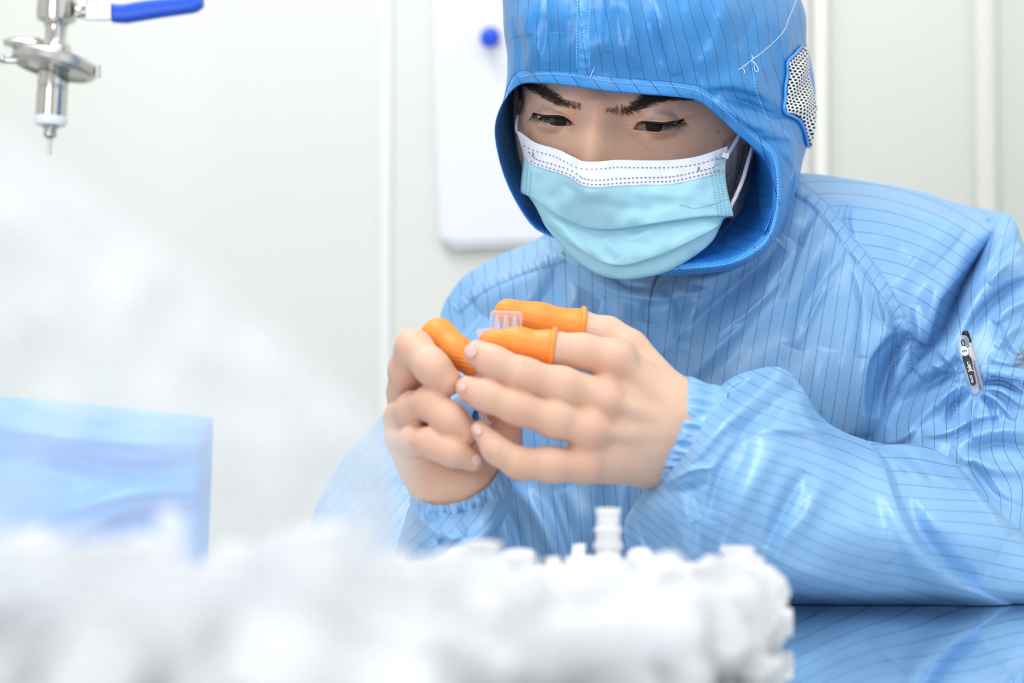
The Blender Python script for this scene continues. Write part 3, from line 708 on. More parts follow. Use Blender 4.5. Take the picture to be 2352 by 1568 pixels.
stitches('seam_stitching', HBV, [[(1327, 0), (1325, 80), (1326, 162)], [(1355, 0), (1352, 80), (1355, 165)], [(1722, 130), (1733, 190), (1742, 225), (1762, 270), (1788, 292), (1822, 330), (1824, 372), (1812, 420)], [(1703, 160), (1722, 141), (1738, 128)]], M['thread'], hood)
stitches('loose_white_seam', HBV, [[(1696, 160), (1740, 128), (1775, 98), (1800, 70), (1812, 40), (1826, 5), (1828, -20)]], M['thread_white'], hood, pitch=5.2, dash=5, r=.0003)
# thread ends
mb = MB()
def thread(pts, lift=.0015):
    q = []
    for x, y in crv(np.array(pts, float), 14):
        h, n_ = hit(HBV, x, y, lift)
        if h is None: h, n_ = hit(BBV, x, y, lift)
        if h is not None: q.append(h)
    if len(q) > 4: mb.tube(q, .00028, 5)
thread([(1357, 178), (1357, 170), (1361, 162), (1364, 153)]); thread([(1722, 140), (1728, 148), (1730, 160), (1735, 168), (1738, 160), (1732, 148), (1726, 143)])
thread([(1703, 159), (1706, 165), (1705, 171)]); thread([(1722, 128), (1726, 134), (1722, 142)])
mb.build('thread_ends', M['thread_white'], hood, smooth=True)['kind'] = 'stuff'
# ------------------------------------------------------------------ face mask
MR = np.array([
 # top edge, white band foot, upper panel, first pleat, under it, middle, second pleat, under it, lower edge, tucked under the chin
 [(1186, 301, 1.290), (1202, 358, 1.294), (1198, 405, 1.296), (1196, 440, 1.297), (1206, 444, 1.300), (1214, 452, 1.300), (1226, 462, 1.300), (1230, 466, 1.303), (1238, 474, 1.304), (1262, 470, 1.33)],
 [(1226, 326, 1.267), (1227, 380, 1.262), (1222, 420, 1.266), (1224, 454, 1.268), (1226, 455, 1.272), (1236, 478, 1.270), (1244, 500, 1.270), (1246, 501, 1.274), (1254, 520, 1.276), (1280, 520, 1.31)],
 [(1281, 343, 1.240), (1281, 397, 1.232), (1274, 440, 1.238), (1268, 484, 1.244), (1268, 485, 1.248), (1272, 512, 1.246), (1280, 535, 1.246), (1281, 536, 1.250), (1292, 566, 1.254), (1310, 560, 1.29)],
 [(1310, 357, 1.226), (1310, 408, 1.218), (1308, 455, 1.224), (1310, 505, 1.232), (1310, 506, 1.236), (1312, 535, 1.232), (1316, 562, 1.232), (1317, 563, 1.236), (1326, 600, 1.244), (1345, 592, 1.28)],
 [(1337, 369.5, 1.212), (1336, 425, 1.204), (1342, 470, 1.213), (1350, 520, 1.222), (1350, 521, 1.226), (1354, 555, 1.223), (1358, 588, 1.224), (1359, 589, 1.228), (1366, 626, 1.236), (1380, 612, 1.275)],
 [(1372, 371, 1.210), (1372, 430, 1.200), (1382, 475, 1.210), (1396, 524, 1.218), (1396, 525, 1.222), (1398, 565, 1.219), (1400, 605, 1.220), (1401, 606, 1.224), (1406, 639, 1.233), (1412, 622, 1.275)],
 [(1416, 367, 1.220), (1416, 427, 1.207), (1428, 475, 1.212), (1442, 520, 1.217), (1442, 521, 1.221), (1448, 565, 1.219), (1450, 604, 1.221), (1451, 605, 1.225), (1458, 640, 1.234), (1462, 620, 1.275)],
 [(1479, 368, 1.230), (1479, 424, 1.218), (1490, 470, 1.219), (1502, 511, 1.220), (1502, 512, 1.224), (1512, 550, 1.223), (1521, 582, 1.225), (1522, 583, 1.229), (1530, 624, 1.240), (1532, 600, 1.28)],
 [(1542, 367, 1.237), (1543, 422, 1.228), (1550, 460, 1.227), (1560, 502, 1.227), (1560, 503, 1.231), (1572, 530, 1.231), (1584, 553, 1.232), (1585, 554, 1.236), (1590, 592, 1.248), (1586, 570, 1.29)],
 [(1605, 358, 1.245), (1607, 409, 1.239), (1614, 450, 1.238), (1622, 494, 1.238), (1622, 495, 1.242), (1628, 512, 1.242), (1640, 524, 1.244), (1641, 525, 1.248), (1634, 556, 1.258), (1622, 535, 1.30)],
 [(1672, 335, 1.262), (1666, 394, 1.258), (1672, 442, 1.256), (1684, 492, 1.255), (1680, 494, 1.258), (1668, 500, 1.262), (1662, 503, 1.266), (1661, 505, 1.268), (1654, 518, 1.274), (1645, 505, 1.30)]], float)
MR[:, 4, 2] += .0028; MR[:, 7, 2] += .0028; MR[1:-1, 5, 2] += .001
mU, mV = 260, 260
MG = grid2(MR, mU, mV)
MG = strokes(MG, [
  ([(1281, 470), (1340, 455), (1380, 440)], 14, 18, 1.6), ([(1450, 440), (1540, 450), (1620, 440)], 14, 20, 1.8), ([(1380, 470), (1480, 480), (1560, 470)], 10, 14, -1.0),
  ([(1420, 590), (1400, 560), (1370, 545)], 8, 10, 1.2), ([(1440, 560), (1480, 535), (1540, 520)], 8, 12, 1.4), ([(1400, 545), (1440, 555), (1500, 560)], 7, 10, -1.0),
  ([(1340, 560), (1420, 615), (1500, 600)], 7, 9, .8), ([(1600, 455), (1640, 470), (1660, 480)], 8, 8, 1.0), ([(1270, 500), (1310, 545), (1350, 590)], 8, 9, 1.2),
  ([(1545, 560), (1580, 540), (1630, 520)], 6, 8, 1.0), ([(1290, 420), (1320, 440), (1345, 470)], 8, 8, -1.0)])
MG[..., 2] += .0005*noise(MG[..., 0], MG[..., 1], 55, 21)
# soft micro sag of the top edge
MW = P3(MG)
jw = int(mV/9.)                                         # band foot row
mask_ = mk('face_mask', MW[:, jw:].reshape(-1, 3), gfaces(mU, mV-jw), M['mask'], person)
q = mask_.modifiers.new('t', 'SOLIDIFY'); q.thickness = .0011; q.offset = 1
mask_['label'] = 'pale blue pleated surgical mask with white top band'
band = MG[:, :jw+2].copy(); band[..., 2] -= .0007
bw = mk('nose_band', P3(band).reshape(-1, 3), gfaces(mU, jw+2), M['maskw'], mask_); bw['label'] = 'white top band'
q = bw.modifiers.new('t', 'SOLIDIFY'); q.thickness = .0016; q.offset = 1
bandb = P3(band)
MBV = BVHTree.FromPolygons(bandb.reshape(-1, 3).tolist()+MW.reshape(-1, 3).tolist(),
      [tuple(map(int, f)) for f in gfaces(mU, jw+2)]+[tuple(map(int, f)) for f in gfaces(mU, mV, off=mU*(jw+2))])
top_l = MR[:, 0, :2]; foot_l = MR[:, 1, :2]
def dashes(name, items, m, parent, bv=None, lift=.0005):
    V = []; F = []
    for (x, y, a, w, h) in items:
        ca, sa = math.cos(a), math.sin(a); qs = []
        for u, v in ((-w, -h), (w, -h), (w, h), (-w, h)):
            p, n_ = hit(bv or MBV, x+u*ca-v*sa, y+u*sa+v*ca, lift)
            if p is None: break
            qs.append(p)
        if len(qs) == 4 and (qs[0]-qs[2]).length < .006:
            o = len(V); V += qs; F.append((o+3, o+2, o+1, o))
    if V:
        o = mk(name, V, F, m, parent, smooth=False); o['kind'] = 'stuff'; return o
def along(pts, off, step, w, h, x0=None, x1=None):
    c = crv(np.array(pts, float), 300); L_ = np.concatenate([[0], np.cumsum(np.hypot(*np.diff(c, axis=0).T))]); out = []
    for s_ in np.arange(5, L_[-1]-3, step):
        x = np.interp(s_, L_, c[:, 0]); y = np.interp(s_, L_, c[:, 1]); x2 = np.interp(s_+2, L_, c[:, 0]); y2 = np.interp(s_+2, L_, c[:, 1])
        a = math.atan2(y2-y, x2-x)
        if (x0 and x < x0) or (x1 and x > x1): continue
        out.append((x-off*math.sin(a), y+off*math.cos(a), a, w, h))
    return out
dashes('welded_dots', along(top_l, 18, 9.7, 2.2, .95, 1195, 1640)+along(foot_l, -15.5, 9.5, 2.2, 1.1, 1204, 1650)+along(foot_l, -5.5, 9.5, 2.2, 1.1, 1212, 1655), M['dot'], mask_)
it = []
for r in range(18):
    for c in range(4):
        y = 392+r*6.4; x = 1634+c*8.6+(r*.55 if y > 430 else 0)+(y-392)*.06; it.append((x, y+(1634-x)*.12, -.12, 1.9, .75))
for r in range(16):
    for c in range(3): it.append((1203+c*9.0+r*.1-(r*.5), 383+r*4.8+c*5, .25, 1.5, .6))
dashes('edge_dots', it, M['dotc'], mask_)
it = []
for r in range(7):
    for c in range(8):
        if (r, c) != (3, 3): it.append((1640+c*3.7+r*.3, 360-c*1.5+r*3.6, -.35, 1.0, .7))
for r in range(5):
    for c in range(6): it.append((1641+c*4.6, 379-c*1.2+r*4.6, -.3, 1.3, .8))
for k in range(6): it.append((1648+k*2.6, 367-k*1.0, -.35, 1.4, 1.6))
dashes('corner_dots', it, M['dotc'], mask_)
dashes('notch', [(1604, 388, 1.75, 4.4, 1.6), (1226, 354, 1.3, 4.2, .9)], M['dot'], mask_)
# ear loops
def flat_tube(pts3, r, k=6): return tube_mesh(pts3, r, k)
def loop(pts, r=.0012):
    q = crv(np.array(pts, float), 30); return MB().tube(P3(q), r, 8).build('ear_loop', M['loop'], mask_, smooth=True)
loop([(1662, 362, 1.2585), (1672, 352, 1.260), (1682, 338, 1.266), (1692, 322, 1.272), (1702, 304, 1.282), (1712, 290, 1.30)], .00135)
loop([(1725, 322, 1.300), (1727, 340, 1.290), (1718, 372, 1.280), (1706, 412, 1.272), (1692, 446, 1.266), (1682, 466, 1.262), (1676, 480, 1.2625)], .00135)
loop([(1187, 303, 1.291), (1186, 288, 1.297), (1189, 270, 1.305), (1196, 252, 1.32)], .0009)
MB().box(PV(1666, 357, 1.2555), (.0046, .0012, .0034), Matrix.Rotation(math.radians(-20), 3, 'Y').inverted()).build('loop_weld', M['loop'], mask_, bevel=.0004)
# hair beside the ear, under the hood
hg = np.array([[(1664, 330, 1.285), (1664, 400, 1.285), (1664, 460, 1.285), (1668, 500, 1.288)],
               [(1700, 318, 1.292), (1695, 380, 1.288), (1690, 440, 1.287), (1684, 500, 1.290)],
               [(1738, 318, 1.305), (1722, 370, 1.300), (1708, 430, 1.298), (1696, 490, 1.300)],
               [(1748, 318, 1.330), (1736, 370, 1.328), (1720, 430, 1.325), (1704, 490, 1.325)]], float)
hsd = grid2(hg, 60, 60); hsd[..., 2] += .0002*np.sin(np.linspace(0, 40, 60))[:, None]
M['grayhair'] = mat('cap_net', (.20, .19, .21, 1), .8)
mk('hair_net', P3(hsd).reshape(-1, 3), gfaces(60, 60), M['grayhair'], person)['label'] = 'dark grey net cap over the hair beside the ear'
mb = MB()
for k in range(34):
    x = 1700+RNG.rand()*34; d = 1.283+RNG.rand()*.006; ln = 100+RNG.rand()*110; bx = RNG.randn()*8
    pts = [(x, 326+RNG.rand()*8, d+.004), (x-8+bx*.3, 326+ln*.35, d), (x-24+bx, 326+ln*.7, d-.004), (x-44+bx*1.6, 326+ln, d-.006)]
    mb.tube(P3(crv(np.array(pts), 12)), .00009, 3)
for pts in ([(1730, 330, 1.28), (1716, 400, 1.262), (1700, 440, 1.254), (1660, 462, 1.247), (1600, 478, 1.232), (1560, 470, 1.226)],
            [(1728, 330, 1.28), (1724, 400, 1.266), (1706, 470, 1.252), (1672, 520, 1.25), (1640, 560, 1.248)],
            [(1733, 330, 1.28), (1726, 390, 1.268), (1712, 440, 1.258), (1690, 480, 1.252), (1676, 520, 1.25)]):
    mb.tube(P3(crv(np.array(pts), 30)), .00010, 4)
hs_ = mb.build('hair', M['hair'], person, smooth=True); hs_['label'] = 'loose black hair strands by the ear'; hs_['kind'] = 'stuff'
hs2 = [(1193, 198, 1.30), (1196, 230, 1.292), (1190, 262, 1.296)]
MB().tube(P3(crv(np.array(hs2), 10)), .0016, 6).build('sideburn', M['hair'], person, smooth=True)

# ------------------------------------------------------------------ white net vent on the side of the hood
def netmat():
    m = mat('net_vent', (.86, .86, .86, 1), .7); nt = m.node_tree; b = nt.nodes['Principled BSDF']
    a = N(nt, 'ShaderNodeAttribute', attribute_name='st'); t = N(nt, 'ShaderNodeAttribute', attribute_name='tt')
    row = mth(nt, 'FLOOR', t.outputs['Fac']); odd = mth(nt, 'MULTIPLY', mth(nt, 'MODULO', row, 2.0), .5)
    u = mth(nt, 'SUBTRACT', mth(nt, 'FRACT', mth(nt, 'ADD', a.outputs['Fac'], odd)), .5); v = mth(nt, 'SUBTRACT', mth(nt, 'FRACT', t.outputs['Fac']), .5)
    d = mth(nt, 'ADD', mth(nt, 'MULTIPLY', mth(nt, 'MULTIPLY', u, u), 9.5), mth(nt, 'MULTIPLY', mth(nt, 'MULTIPLY', v, v), 7.0))
    hole = mth(nt, 'LESS_THAN', d, 1.15)
    tr = N(nt, 'ShaderNodeBsdfTransparent'); ms = N(nt, 'ShaderNodeMixShader'); nt.links.new(hole, ms.inputs[0])
    nt.links.new(b.outputs[0], ms.inputs[1]); nt.links.new(tr.outputs[0], ms.inputs[2]); nt.links.new(ms.outputs[0], nt.nodes['Material Output'].inputs[0])
    return m
lf = [(1840, 108), (1822, 128), (1807, 146), (1807, 170), (1803, 200), (1801, 230), (1801, 256), (1822, 266), (1836, 276), (1846, 300), (1851, 322), (1856, 334)]
rt = [(1846, 110), (1850, 128), (1852, 146), (1853, 170), (1856, 188), (1862, 206), (1867, 225), (1870, 245), (1869, 265), (1867, 285), (1864, 305), (1860, 326)]
lf = crv(np.array(lf, float), 60); rt = crv(np.array(rt, float), 60); V = []; A1 = []; A2 = []
for i in range(60):
    for j in range(24):
        t = j/23.; x = lf[i, 0]+(rt[i, 0]-lf[i, 0])*t; y = lf[i, 1]+(rt[i, 1]-lf[i, 1])*t
        h, n_ = hit(HBV, x, y, .0022); w = 0
        while h is None and w < 40: w += 1; h, n_ = hit(HBV, x-w, y, .0022)
        h = h+Vector(P(x, y, h.y))-Vector(P(x-w, y, h.y)) if w else h
        puff = .0030*math.sin(math.pi*t)*math.sin(math.pi*i/59.)+.0014*math.sin(i*.35+t*5)*math.sin(math.pi*t)
        V.append(h+Vector((puff*.5, -puff, 0))); A1.append((x+.25*(y-180))/8.2); A2.append((y-.35*(x-1830))/7.2)
vent = mk('net_vent', V, gfaces(60, 24), netmat(), hood, attrs={'st': A1, 'tt': A2}); vent['label'] = 'white net mesh vent'
q = vent.modifiers.new('t', 'SOLIDIFY'); q.thickness = .0005
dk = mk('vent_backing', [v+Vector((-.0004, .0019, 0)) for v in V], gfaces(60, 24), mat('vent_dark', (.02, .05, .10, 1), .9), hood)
edge = [(1838, 106), (1822, 124), (1805, 143), (1804, 170), (1799, 200), (1798, 230), (1797, 256), (1818, 270), (1833, 280), (1843, 300), (1848, 322), (1853, 338)]
qq = []
for x, y in crv(np.array(edge, float), 60):
    h, n_ = hit(HBV, x, y, .0016)
    if h is not None: qq.append(h)
MB().tube(qq, .0011, 8).build('vent_edging', M['bind'], hood, smooth=True)

# ------------------------------------------------------------------ cleanroom suit
def stain(x, y):
    o = 0*x
    for (a, b, r, k) in [(2350, 822, 18, .85), (2335, 845, 14, .4), (2310, 800, 9, .15), (2256, 676, 3, .5), (1888, 948, 9, .22), (2262, 780, 5, .1)]:
        o = o+k*np.exp(-((x-a)**2+((y-b)*.8)**2)/(r*r))*(1+.35*noise(x, y, 16, 77))
    return np.clip(o, 0, .85)
def pillow(name, ctrl, nu, nv, thick, S, mtl, parent, stf, wr=(.0012, 90), extra=None, seed=1, back=(60, 60), fold=1.0):
    g = grid2(np.array(ctrl, float), nu, nv)
    x, y = g[..., 0].copy(), g[..., 1].copy()
    U, Vv = np.meshgrid(np.linspace(0, 1, nu), np.linspace(0, 1, nv), indexing='ij')
    ed = np.clip(np.minimum(np.minimum(U, 1-U), np.minimum(Vv, 1-Vv))*14, 0, 1)
    st, tt = stf(x, y)
    g = strokes(g, S, fold*1e-3)
    if wr: g[..., 2] -= wr[0]*ed*noise(x, y*.7, wr[1]*1.4, seed)+wr[0]*.12*ed*noise(x, y*.6, wr[1]*.5, seed+50)
    if extra: g = extra(g, x, y)
    F1 = gfaces(nu, nv, flip=True)
    b = g.copy(); b[..., 2] = g[..., 2]+thick*(np.sin(math.pi*np.clip(U, 0, 1))*np.sin(math.pi*np.clip(Vv, 0, 1)))**.5
    V1 = P3(g); V1[..., 2] = np.where(V1[..., 1] < 1.30, np.maximum(V1[..., 2], .0005), V1[..., 2]); sx = max(1, nu//back[0]); sy = max(1, nv//back[1])
    iu = np.unique(np.r_[np.arange(0, nu, sx), nu-1]); iv = np.unique(np.r_[np.arange(0, nv, sy), nv-1])
    V2 = P3(b[np.ix_(iu, iv)]); V2[..., 2] = np.where(V2[..., 1] < 1.30, np.maximum(V2[..., 2], .0005), V2[..., 2]); F2 = gfaces(len(iu), len(iv), off=nu*nv)
    Vt = np.concatenate([V1.reshape(-1, 3), V2.reshape(-1, 3)])
    s2 = st[np.ix_(iu, iv)]; t2 = tt[np.ix_(iu, iv)]
    o = mk(name, Vt, np.concatenate([F1, F2]), mtl, parent, attrs={'st': np.r_[st.ravel(), s2.ravel()], 'tt': np.r_[tt.ravel(), t2.ravel()],
        'stain': np.r_[stain(x, y).ravel(), 0*s2.ravel()]})
    return o, BVHTree.FromPolygons(V1.reshape(-1, 3).tolist(), [tuple(map(int, f)) for f in F1])

# trunk of the suit with the shoulder yoke
SEAM = [(1838, 418), (1885, 452), (1930, 500), (1975, 560), (2020, 620), (2055, 675), (2080, 720), (2090, 760), (2093, 800), (2088, 860), (2070, 960), (2060, 1100)]
TC = [
 # y row: left ... right
 [(1330, 470, 1.40), (1430, 470, 1.385), (1530, 460, 1.38), (1640, 440, 1.38), (1740, 415, 1.38), (1840, 398, 1.385), (1960, 412, 1.405), (2100, 436, 1.43), (2210, 470, 1.445), (2300, 486, 1.45)],
 [(1240, 545, 1.43), (1340, 560, 1.385), (1470, 560, 1.365), (1600, 540, 1.355), (1720, 505, 1.350), (1840, 470, 1.345), (1970, 480, 1.352), (2110, 500, 1.365), (2220, 525, 1.375), (2312, 520, 1.40)],
 [(1150, 585, 1.440), (1290, 625, 1.385), (1440, 645, 1.362), (1590, 640, 1.348), (1720, 615, 1.338), (1850, 580, 1.330), (1980, 575, 1.330), (2110, 590, 1.335), (2200, 610, 1.345), (2262, 610, 1.41)],
 [(1055, 645, 1.445), (1220, 690, 1.385), (1400, 715, 1.355), (1570, 725, 1.340), (1720, 710, 1.328), (1860, 690, 1.318), (1990, 680, 1.316), (2100, 690, 1.320), (2170, 700, 1.330), (2220, 710, 1.41)],
 [(1012, 740, 1.445), (1190, 790, 1.385), (1380, 810, 1.350), (1560, 820, 1.332), (1720, 815, 1.320), (1870, 805, 1.312), (1990, 800, 1.312), (2080, 800, 1.318), (2140, 800, 1.330), (2200, 800, 1.37)],
 [(1010, 860, 1.440), (1180, 910, 1.385), (1370, 930, 1.350), (1550, 940, 1.330), (1720, 940, 1.320), (1870, 935, 1.315), (1980, 930, 1.318), (2050, 930, 1.328), (2120, 930, 1.345), (2190, 930, 1.38)],
 [(1040, 1010, 1.435), (1170, 1060, 1.385), (1360, 1080, 1.350), (1540, 1090, 1.332), (1720, 1090, 1.325), (1860, 1085, 1.322), (1960, 1080, 1.328), (2030, 1080, 1.340), (2100, 1080, 1.355), (2180, 1080, 1.39)],
 [(1060, 1180, 1.430), (1170, 1220, 1.385), (1350, 1240, 1.352), (1530, 1250, 1.335), (1710, 1250, 1.330), (1850, 1250, 1.330), (1950, 1250, 1.338), (2020, 1250, 1.350), (2090, 1250, 1.365), (2170, 1250, 1.40)],
 [(1060, 1380, 1.430), (1170, 1400, 1.385), (1350, 1420, 1.355), (1530, 1430, 1.340), (1710, 1430, 1.336), (1850, 1430, 1.340), (1950, 1430, 1.350), (2020, 1430, 1.360), (2090, 1430, 1.375), (2170, 1430, 1.40)],
 [(1040, 1700, 1.430), (1170, 1720, 1.385), (1350, 1740, 1.355), (1530, 1750, 1.340), (1710, 1750, 1.336), (1850, 1750, 1.340), (1950, 1750, 1.350), (2020, 1750, 1.360), (2090, 1750, 1.375), (2170, 1750, 1.40)]]
def st_trunk(x, y):
    d, t = polydist(x, y, SEAM, 40)
    # left of the seam: near-vertical warp lines; right of it: arcs over the shoulder
    lean = np.interp(x, [1100, 1480, 1520, 1640, 1900, 2080], [.10, .03, -.10, -.16, -.14, -.08])
    a = (x-lean*(y-900)*1.0+5*np.sin(y/120.+x/200.)+14*np.sin((y-650)/210.)*np.clip((x-1500)/200, 0, 1))/np.where(x < 1478, 29.5, 29.)
    r = np.hypot(x-1905, (y-1045)*1.02)+7*np.sin(x/70.)*np.clip((y-450)/200., 0, 1)
    b = r/28.5
    return np.where(d < 0, b, a), np.where(d < 0, x, y)
ST = [
  # placket and collar
  ([(1500, 680), (1486, 720), (1478, 790), (1470, 900), (1466, 1060), (1462, 1290)], 3, 26, 1.6, .0),
  ([(1310, 600), (1400, 660), (1500, 682), (1600, 668), (1700, 640)], 16, 30, 4.5, .6), ([(1340, 575), (1430, 650), (1500, 664)], 6, 9, -2.5),
  ([(1560, 640), (1640, 632), (1720, 600), (1780, 540)], 18, 30, 6.0), ([(1490, 690), (1480, 740)], 14, 22, -3),
  ([(1520, 660), (1560, 700), (1560, 780)], 14, 18, -3.0), ([(1600, 655), (1590, 720), (1570, 800)], 12, 20, 3.0),
  # chest drapes running down-left from the shoulder
  ([(1830, 560), (1760, 660), (1680, 760), (1600, 850), (1530, 930)], 55, 20, 8.0), ([(1790, 560), (1700, 650), (1600, 740), (1520, 820)], 16, 26, -5.0),
  ([(1940, 560), (1900, 640), (1860, 720), (1830, 800)], 26, 12, 3.6), ([(1925, 610), (1870, 690), (1840, 760)], 8, 8, -2.0),
  ([(1900, 470), (1860, 540), (1830, 620), (1800, 690)], 12, 16, 2.4), ([(1800, 640), (1740, 700), (1690, 740)], 7, 9, 2.2), ([(1760, 690), (1700, 740), (1650, 780)], 6, 8, -1.4),
  ([(2050, 760), (2000, 820), (1985, 900), (1990, 1000)], 48, 7, 7.0, .3), ([(2085, 760), (2040, 850), (2010, 960)], 22, 14, -9.0),
  ([(1960, 600), (1985, 700), (1975, 820)], 14, 20, 2.5), ([(2010, 650), (2035, 720), (2035, 780)], 10, 14, 2.6), ([(1900, 800), (1880, 900), (1890, 1000)], 26, 26, 2.0),
  # lower front drapes under the hands
  ([(1180, 1110), (1230, 1180), (1270, 1270), (1290, 1340)], 16, 26, 6.0), ([(1160, 1150), (1190, 1230), (1200, 1320)], 18, 14, -6.0),
  ([(1300, 1120), (1330, 1200), (1330, 1300)], 20, 26, 4.0), ([(1380, 1110), (1385, 1200), (1380, 1300)], 14, 18, -3.0), ([(1270, 1130), (1300, 1220), (1320, 1300)], 8, 8, 2.0),
  ([(1430, 1110), (1425, 1200), (1425, 1300)], 14, 16, 2.5),
  # image-left shoulder (out of focus)
  ([(1260, 560), (1220, 610), (1160, 650), (1090, 700)], 26, 40, 8.0), ([(1300, 600), (1260, 680), (1200, 740), (1100, 800)], 22, 22, -5.0), ([(1330, 660), (1300, 720), (1230, 800)], 22, 28, 5.0),
  ([(1390, 680), (1370, 740), (1330, 820)], 18, 22, -4.0), ([(1440, 690), (1420, 760), (1410, 850)], 16, 20, 3.0),
  # yoke: long soft diagonal creases and the rolled fold at its outer edge
  ([(1975, 420), (1940, 470), (1925, 510)], 6, 14, 2.2), ([(1960, 440), (1945, 500), (1960, 560)], 10, 8, -2.4),
  ([(2050, 460), (2130, 500), (2190, 520)], 7, 12, 1.8), ([(2220, 480), (2180, 520), (2100, 600), (2060, 660)], 8, 26, 2.0), ([(2240, 500), (2200, 560), (2130, 640)], 9, 9, -1.6),
  ([(2300, 500), (2262, 560), (2222, 610), (2185, 655), (2158, 690), (2142, 740), (2125, 790)], 40, 8, 8.0, .15),
  ([(1900, 450), (1990, 470), (2090, 485)], 9, 14, 1.4), ([(2000, 520), (2080, 560), (2140, 620)], 18, 24, 2.0), ([(2100, 700), (2110, 760), (2110, 800)], 12, 12, 3.0)]
trunk, TB = pillow('suit_trunk', TC, 560, 620, .12, ST, M['suit'], person, st_trunk, wr=(.0011, 120), seed=2, fold=1.9)
# flat-felled raglan seam: a raised double-stitched strip
def strip(name, bv, pts, w0, w1, m, parent, lift=.0012, n=160, stf=None):
    c = crv(np.array(pts, float), n); tg = np.gradient(c, axis=0); tg /= np.linalg.norm(tg, axis=1)[:, None]; nrm = np.stack([-tg[:, 1], tg[:, 0]], -1)
    V = []; A1 = []; A2 = []; K = 9; last = None
    for i in range(n):
        for j in range(K):
            t = j/(K-1.); off = w0+(w1-w0)*t; x, y = c[i]+nrm[i]*off
            pf = math.sin(math.pi*t)**.25 if 0 < t < 1 else 0
            h, n_ = hit(bv, x, y, .0002+lift*pf+.0004*pf*math.sin(i*.55+j*.2)*math.sin(i*.21))
            if h is None: h = last if last is not None else PV(x, y, 1.35)
            last = h; V.append(h); a = stf(np.array([x]), np.array([y])) if stf else ([x/29.], [y]); A1.append(a[0][0]); A2.append(a[1][0])
    return mk(name, V, gfaces(n, K), m, parent, attrs={'st': A1, 'tt': A2})
strip('raglan_seam', TB, SEAM[:11], -1, 33, M['suit'], trunk, lift=.0011, stf=lambda x, y: ((x+.75*y)/33., y))
strip('centre_seam', HBV, [(1342, -30), (1339, 60), (1341, 120), (1341, 168)], -14, 14, M['bind'], hood, lift=.0006, n=60, stf=lambda x, y: ((x-.12*y+9)/27., y))
def off_line(pts, o, n=40):
    c = crv(np.array(pts, float), n); tg = np.gradient(c, axis=0); tg /= np.linalg.norm(tg, axis=1)[:, None]
    return (c+np.stack([-tg[:, 1], tg[:, 0]], -1)*o).tolist()
stitches('raglan_stitching', TB, [off_line(SEAM[:11], 4), off_line(SEAM[:11], 29)], M['thread'], trunk, lift=.0016)
strip('raglan_seam', TB, [(1296, 590), (1240, 605), (1170, 630), (1100, 665), (1050, 710)], -12, 14, M['suit'], trunk, lift=.0012)
# smudges are in the cloth itself: small stain patches laid on it
# image-right upper sleeve
UC = [
 [(2262, 505, 1.395), (2300, 489, 1.385), (2330, 505, 1.372), (2352, 560, 1.365), (2390, 600, 1.37), (2430, 640, 1.40)],
 [(2222, 606, 1.41), (2270, 590, 1.345), (2320, 590, 1.330), (2370, 620, 1.325), (2420, 670, 1.335), (2460, 720, 1.39)],
 [(2172, 668, 1.41), (2230, 680, 1.325), (2300, 690, 1.305), (2370, 710, 1.300), (2440, 760, 1.315), (2490, 800, 1.38)],
 [(2142, 756, 1.365), (2200, 770, 1.305), (2290, 790, 1.280), (2370, 810, 1.278), (2450, 850, 1.30), (2510, 900, 1.37)],
 [(2062, 848, 1.350), (2150, 860, 1.290), (2260, 880, 1.265), (2370, 910, 1.262), (2460, 950, 1.29), (2520, 1000, 1.36)],
 [(2017, 925, 1.340), (2120, 950, 1.275), (2240, 980, 1.250), (2360, 1010, 1.248), (2460, 1050, 1.27), (2530, 1100, 1.35)],
 [(1996, 1010, 1.330), (2100, 1040, 1.262), (2220, 1080, 1.232), (2350, 1110, 1.228), (2460, 1150, 1.25), (2540, 1200, 1.33)],
 [(2040, 1110, 1.315), (2130, 1140, 1.250), (2240, 1180, 1.212), (2350, 1210, 1.205), (2450, 1250, 1.23), (2530, 1300, 1.31)],
 [(2120, 1230, 1.295), (2190, 1260, 1.240), (2270, 1290, 1.200), (2360, 1310, 1.190), (2440, 1330, 1.21), (2510, 1350, 1.28)],
 [(2200, 1330, 1.27), (2250, 1345, 1.235), (2310, 1360, 1.20), (2370, 1372, 1.19), (2430, 1380, 1.20), (2480, 1385, 1.25)]]
def st_upper(x, y):
    w = 13*np.sin(y/62.+x/130.)+8*np.sin(y/33.+1+x/60.)*np.clip((y-600)/200, 0, 1)
    return (x+w+.22*(y-900)*np.clip((1100-y)/300, -1, 1))/27.5, y
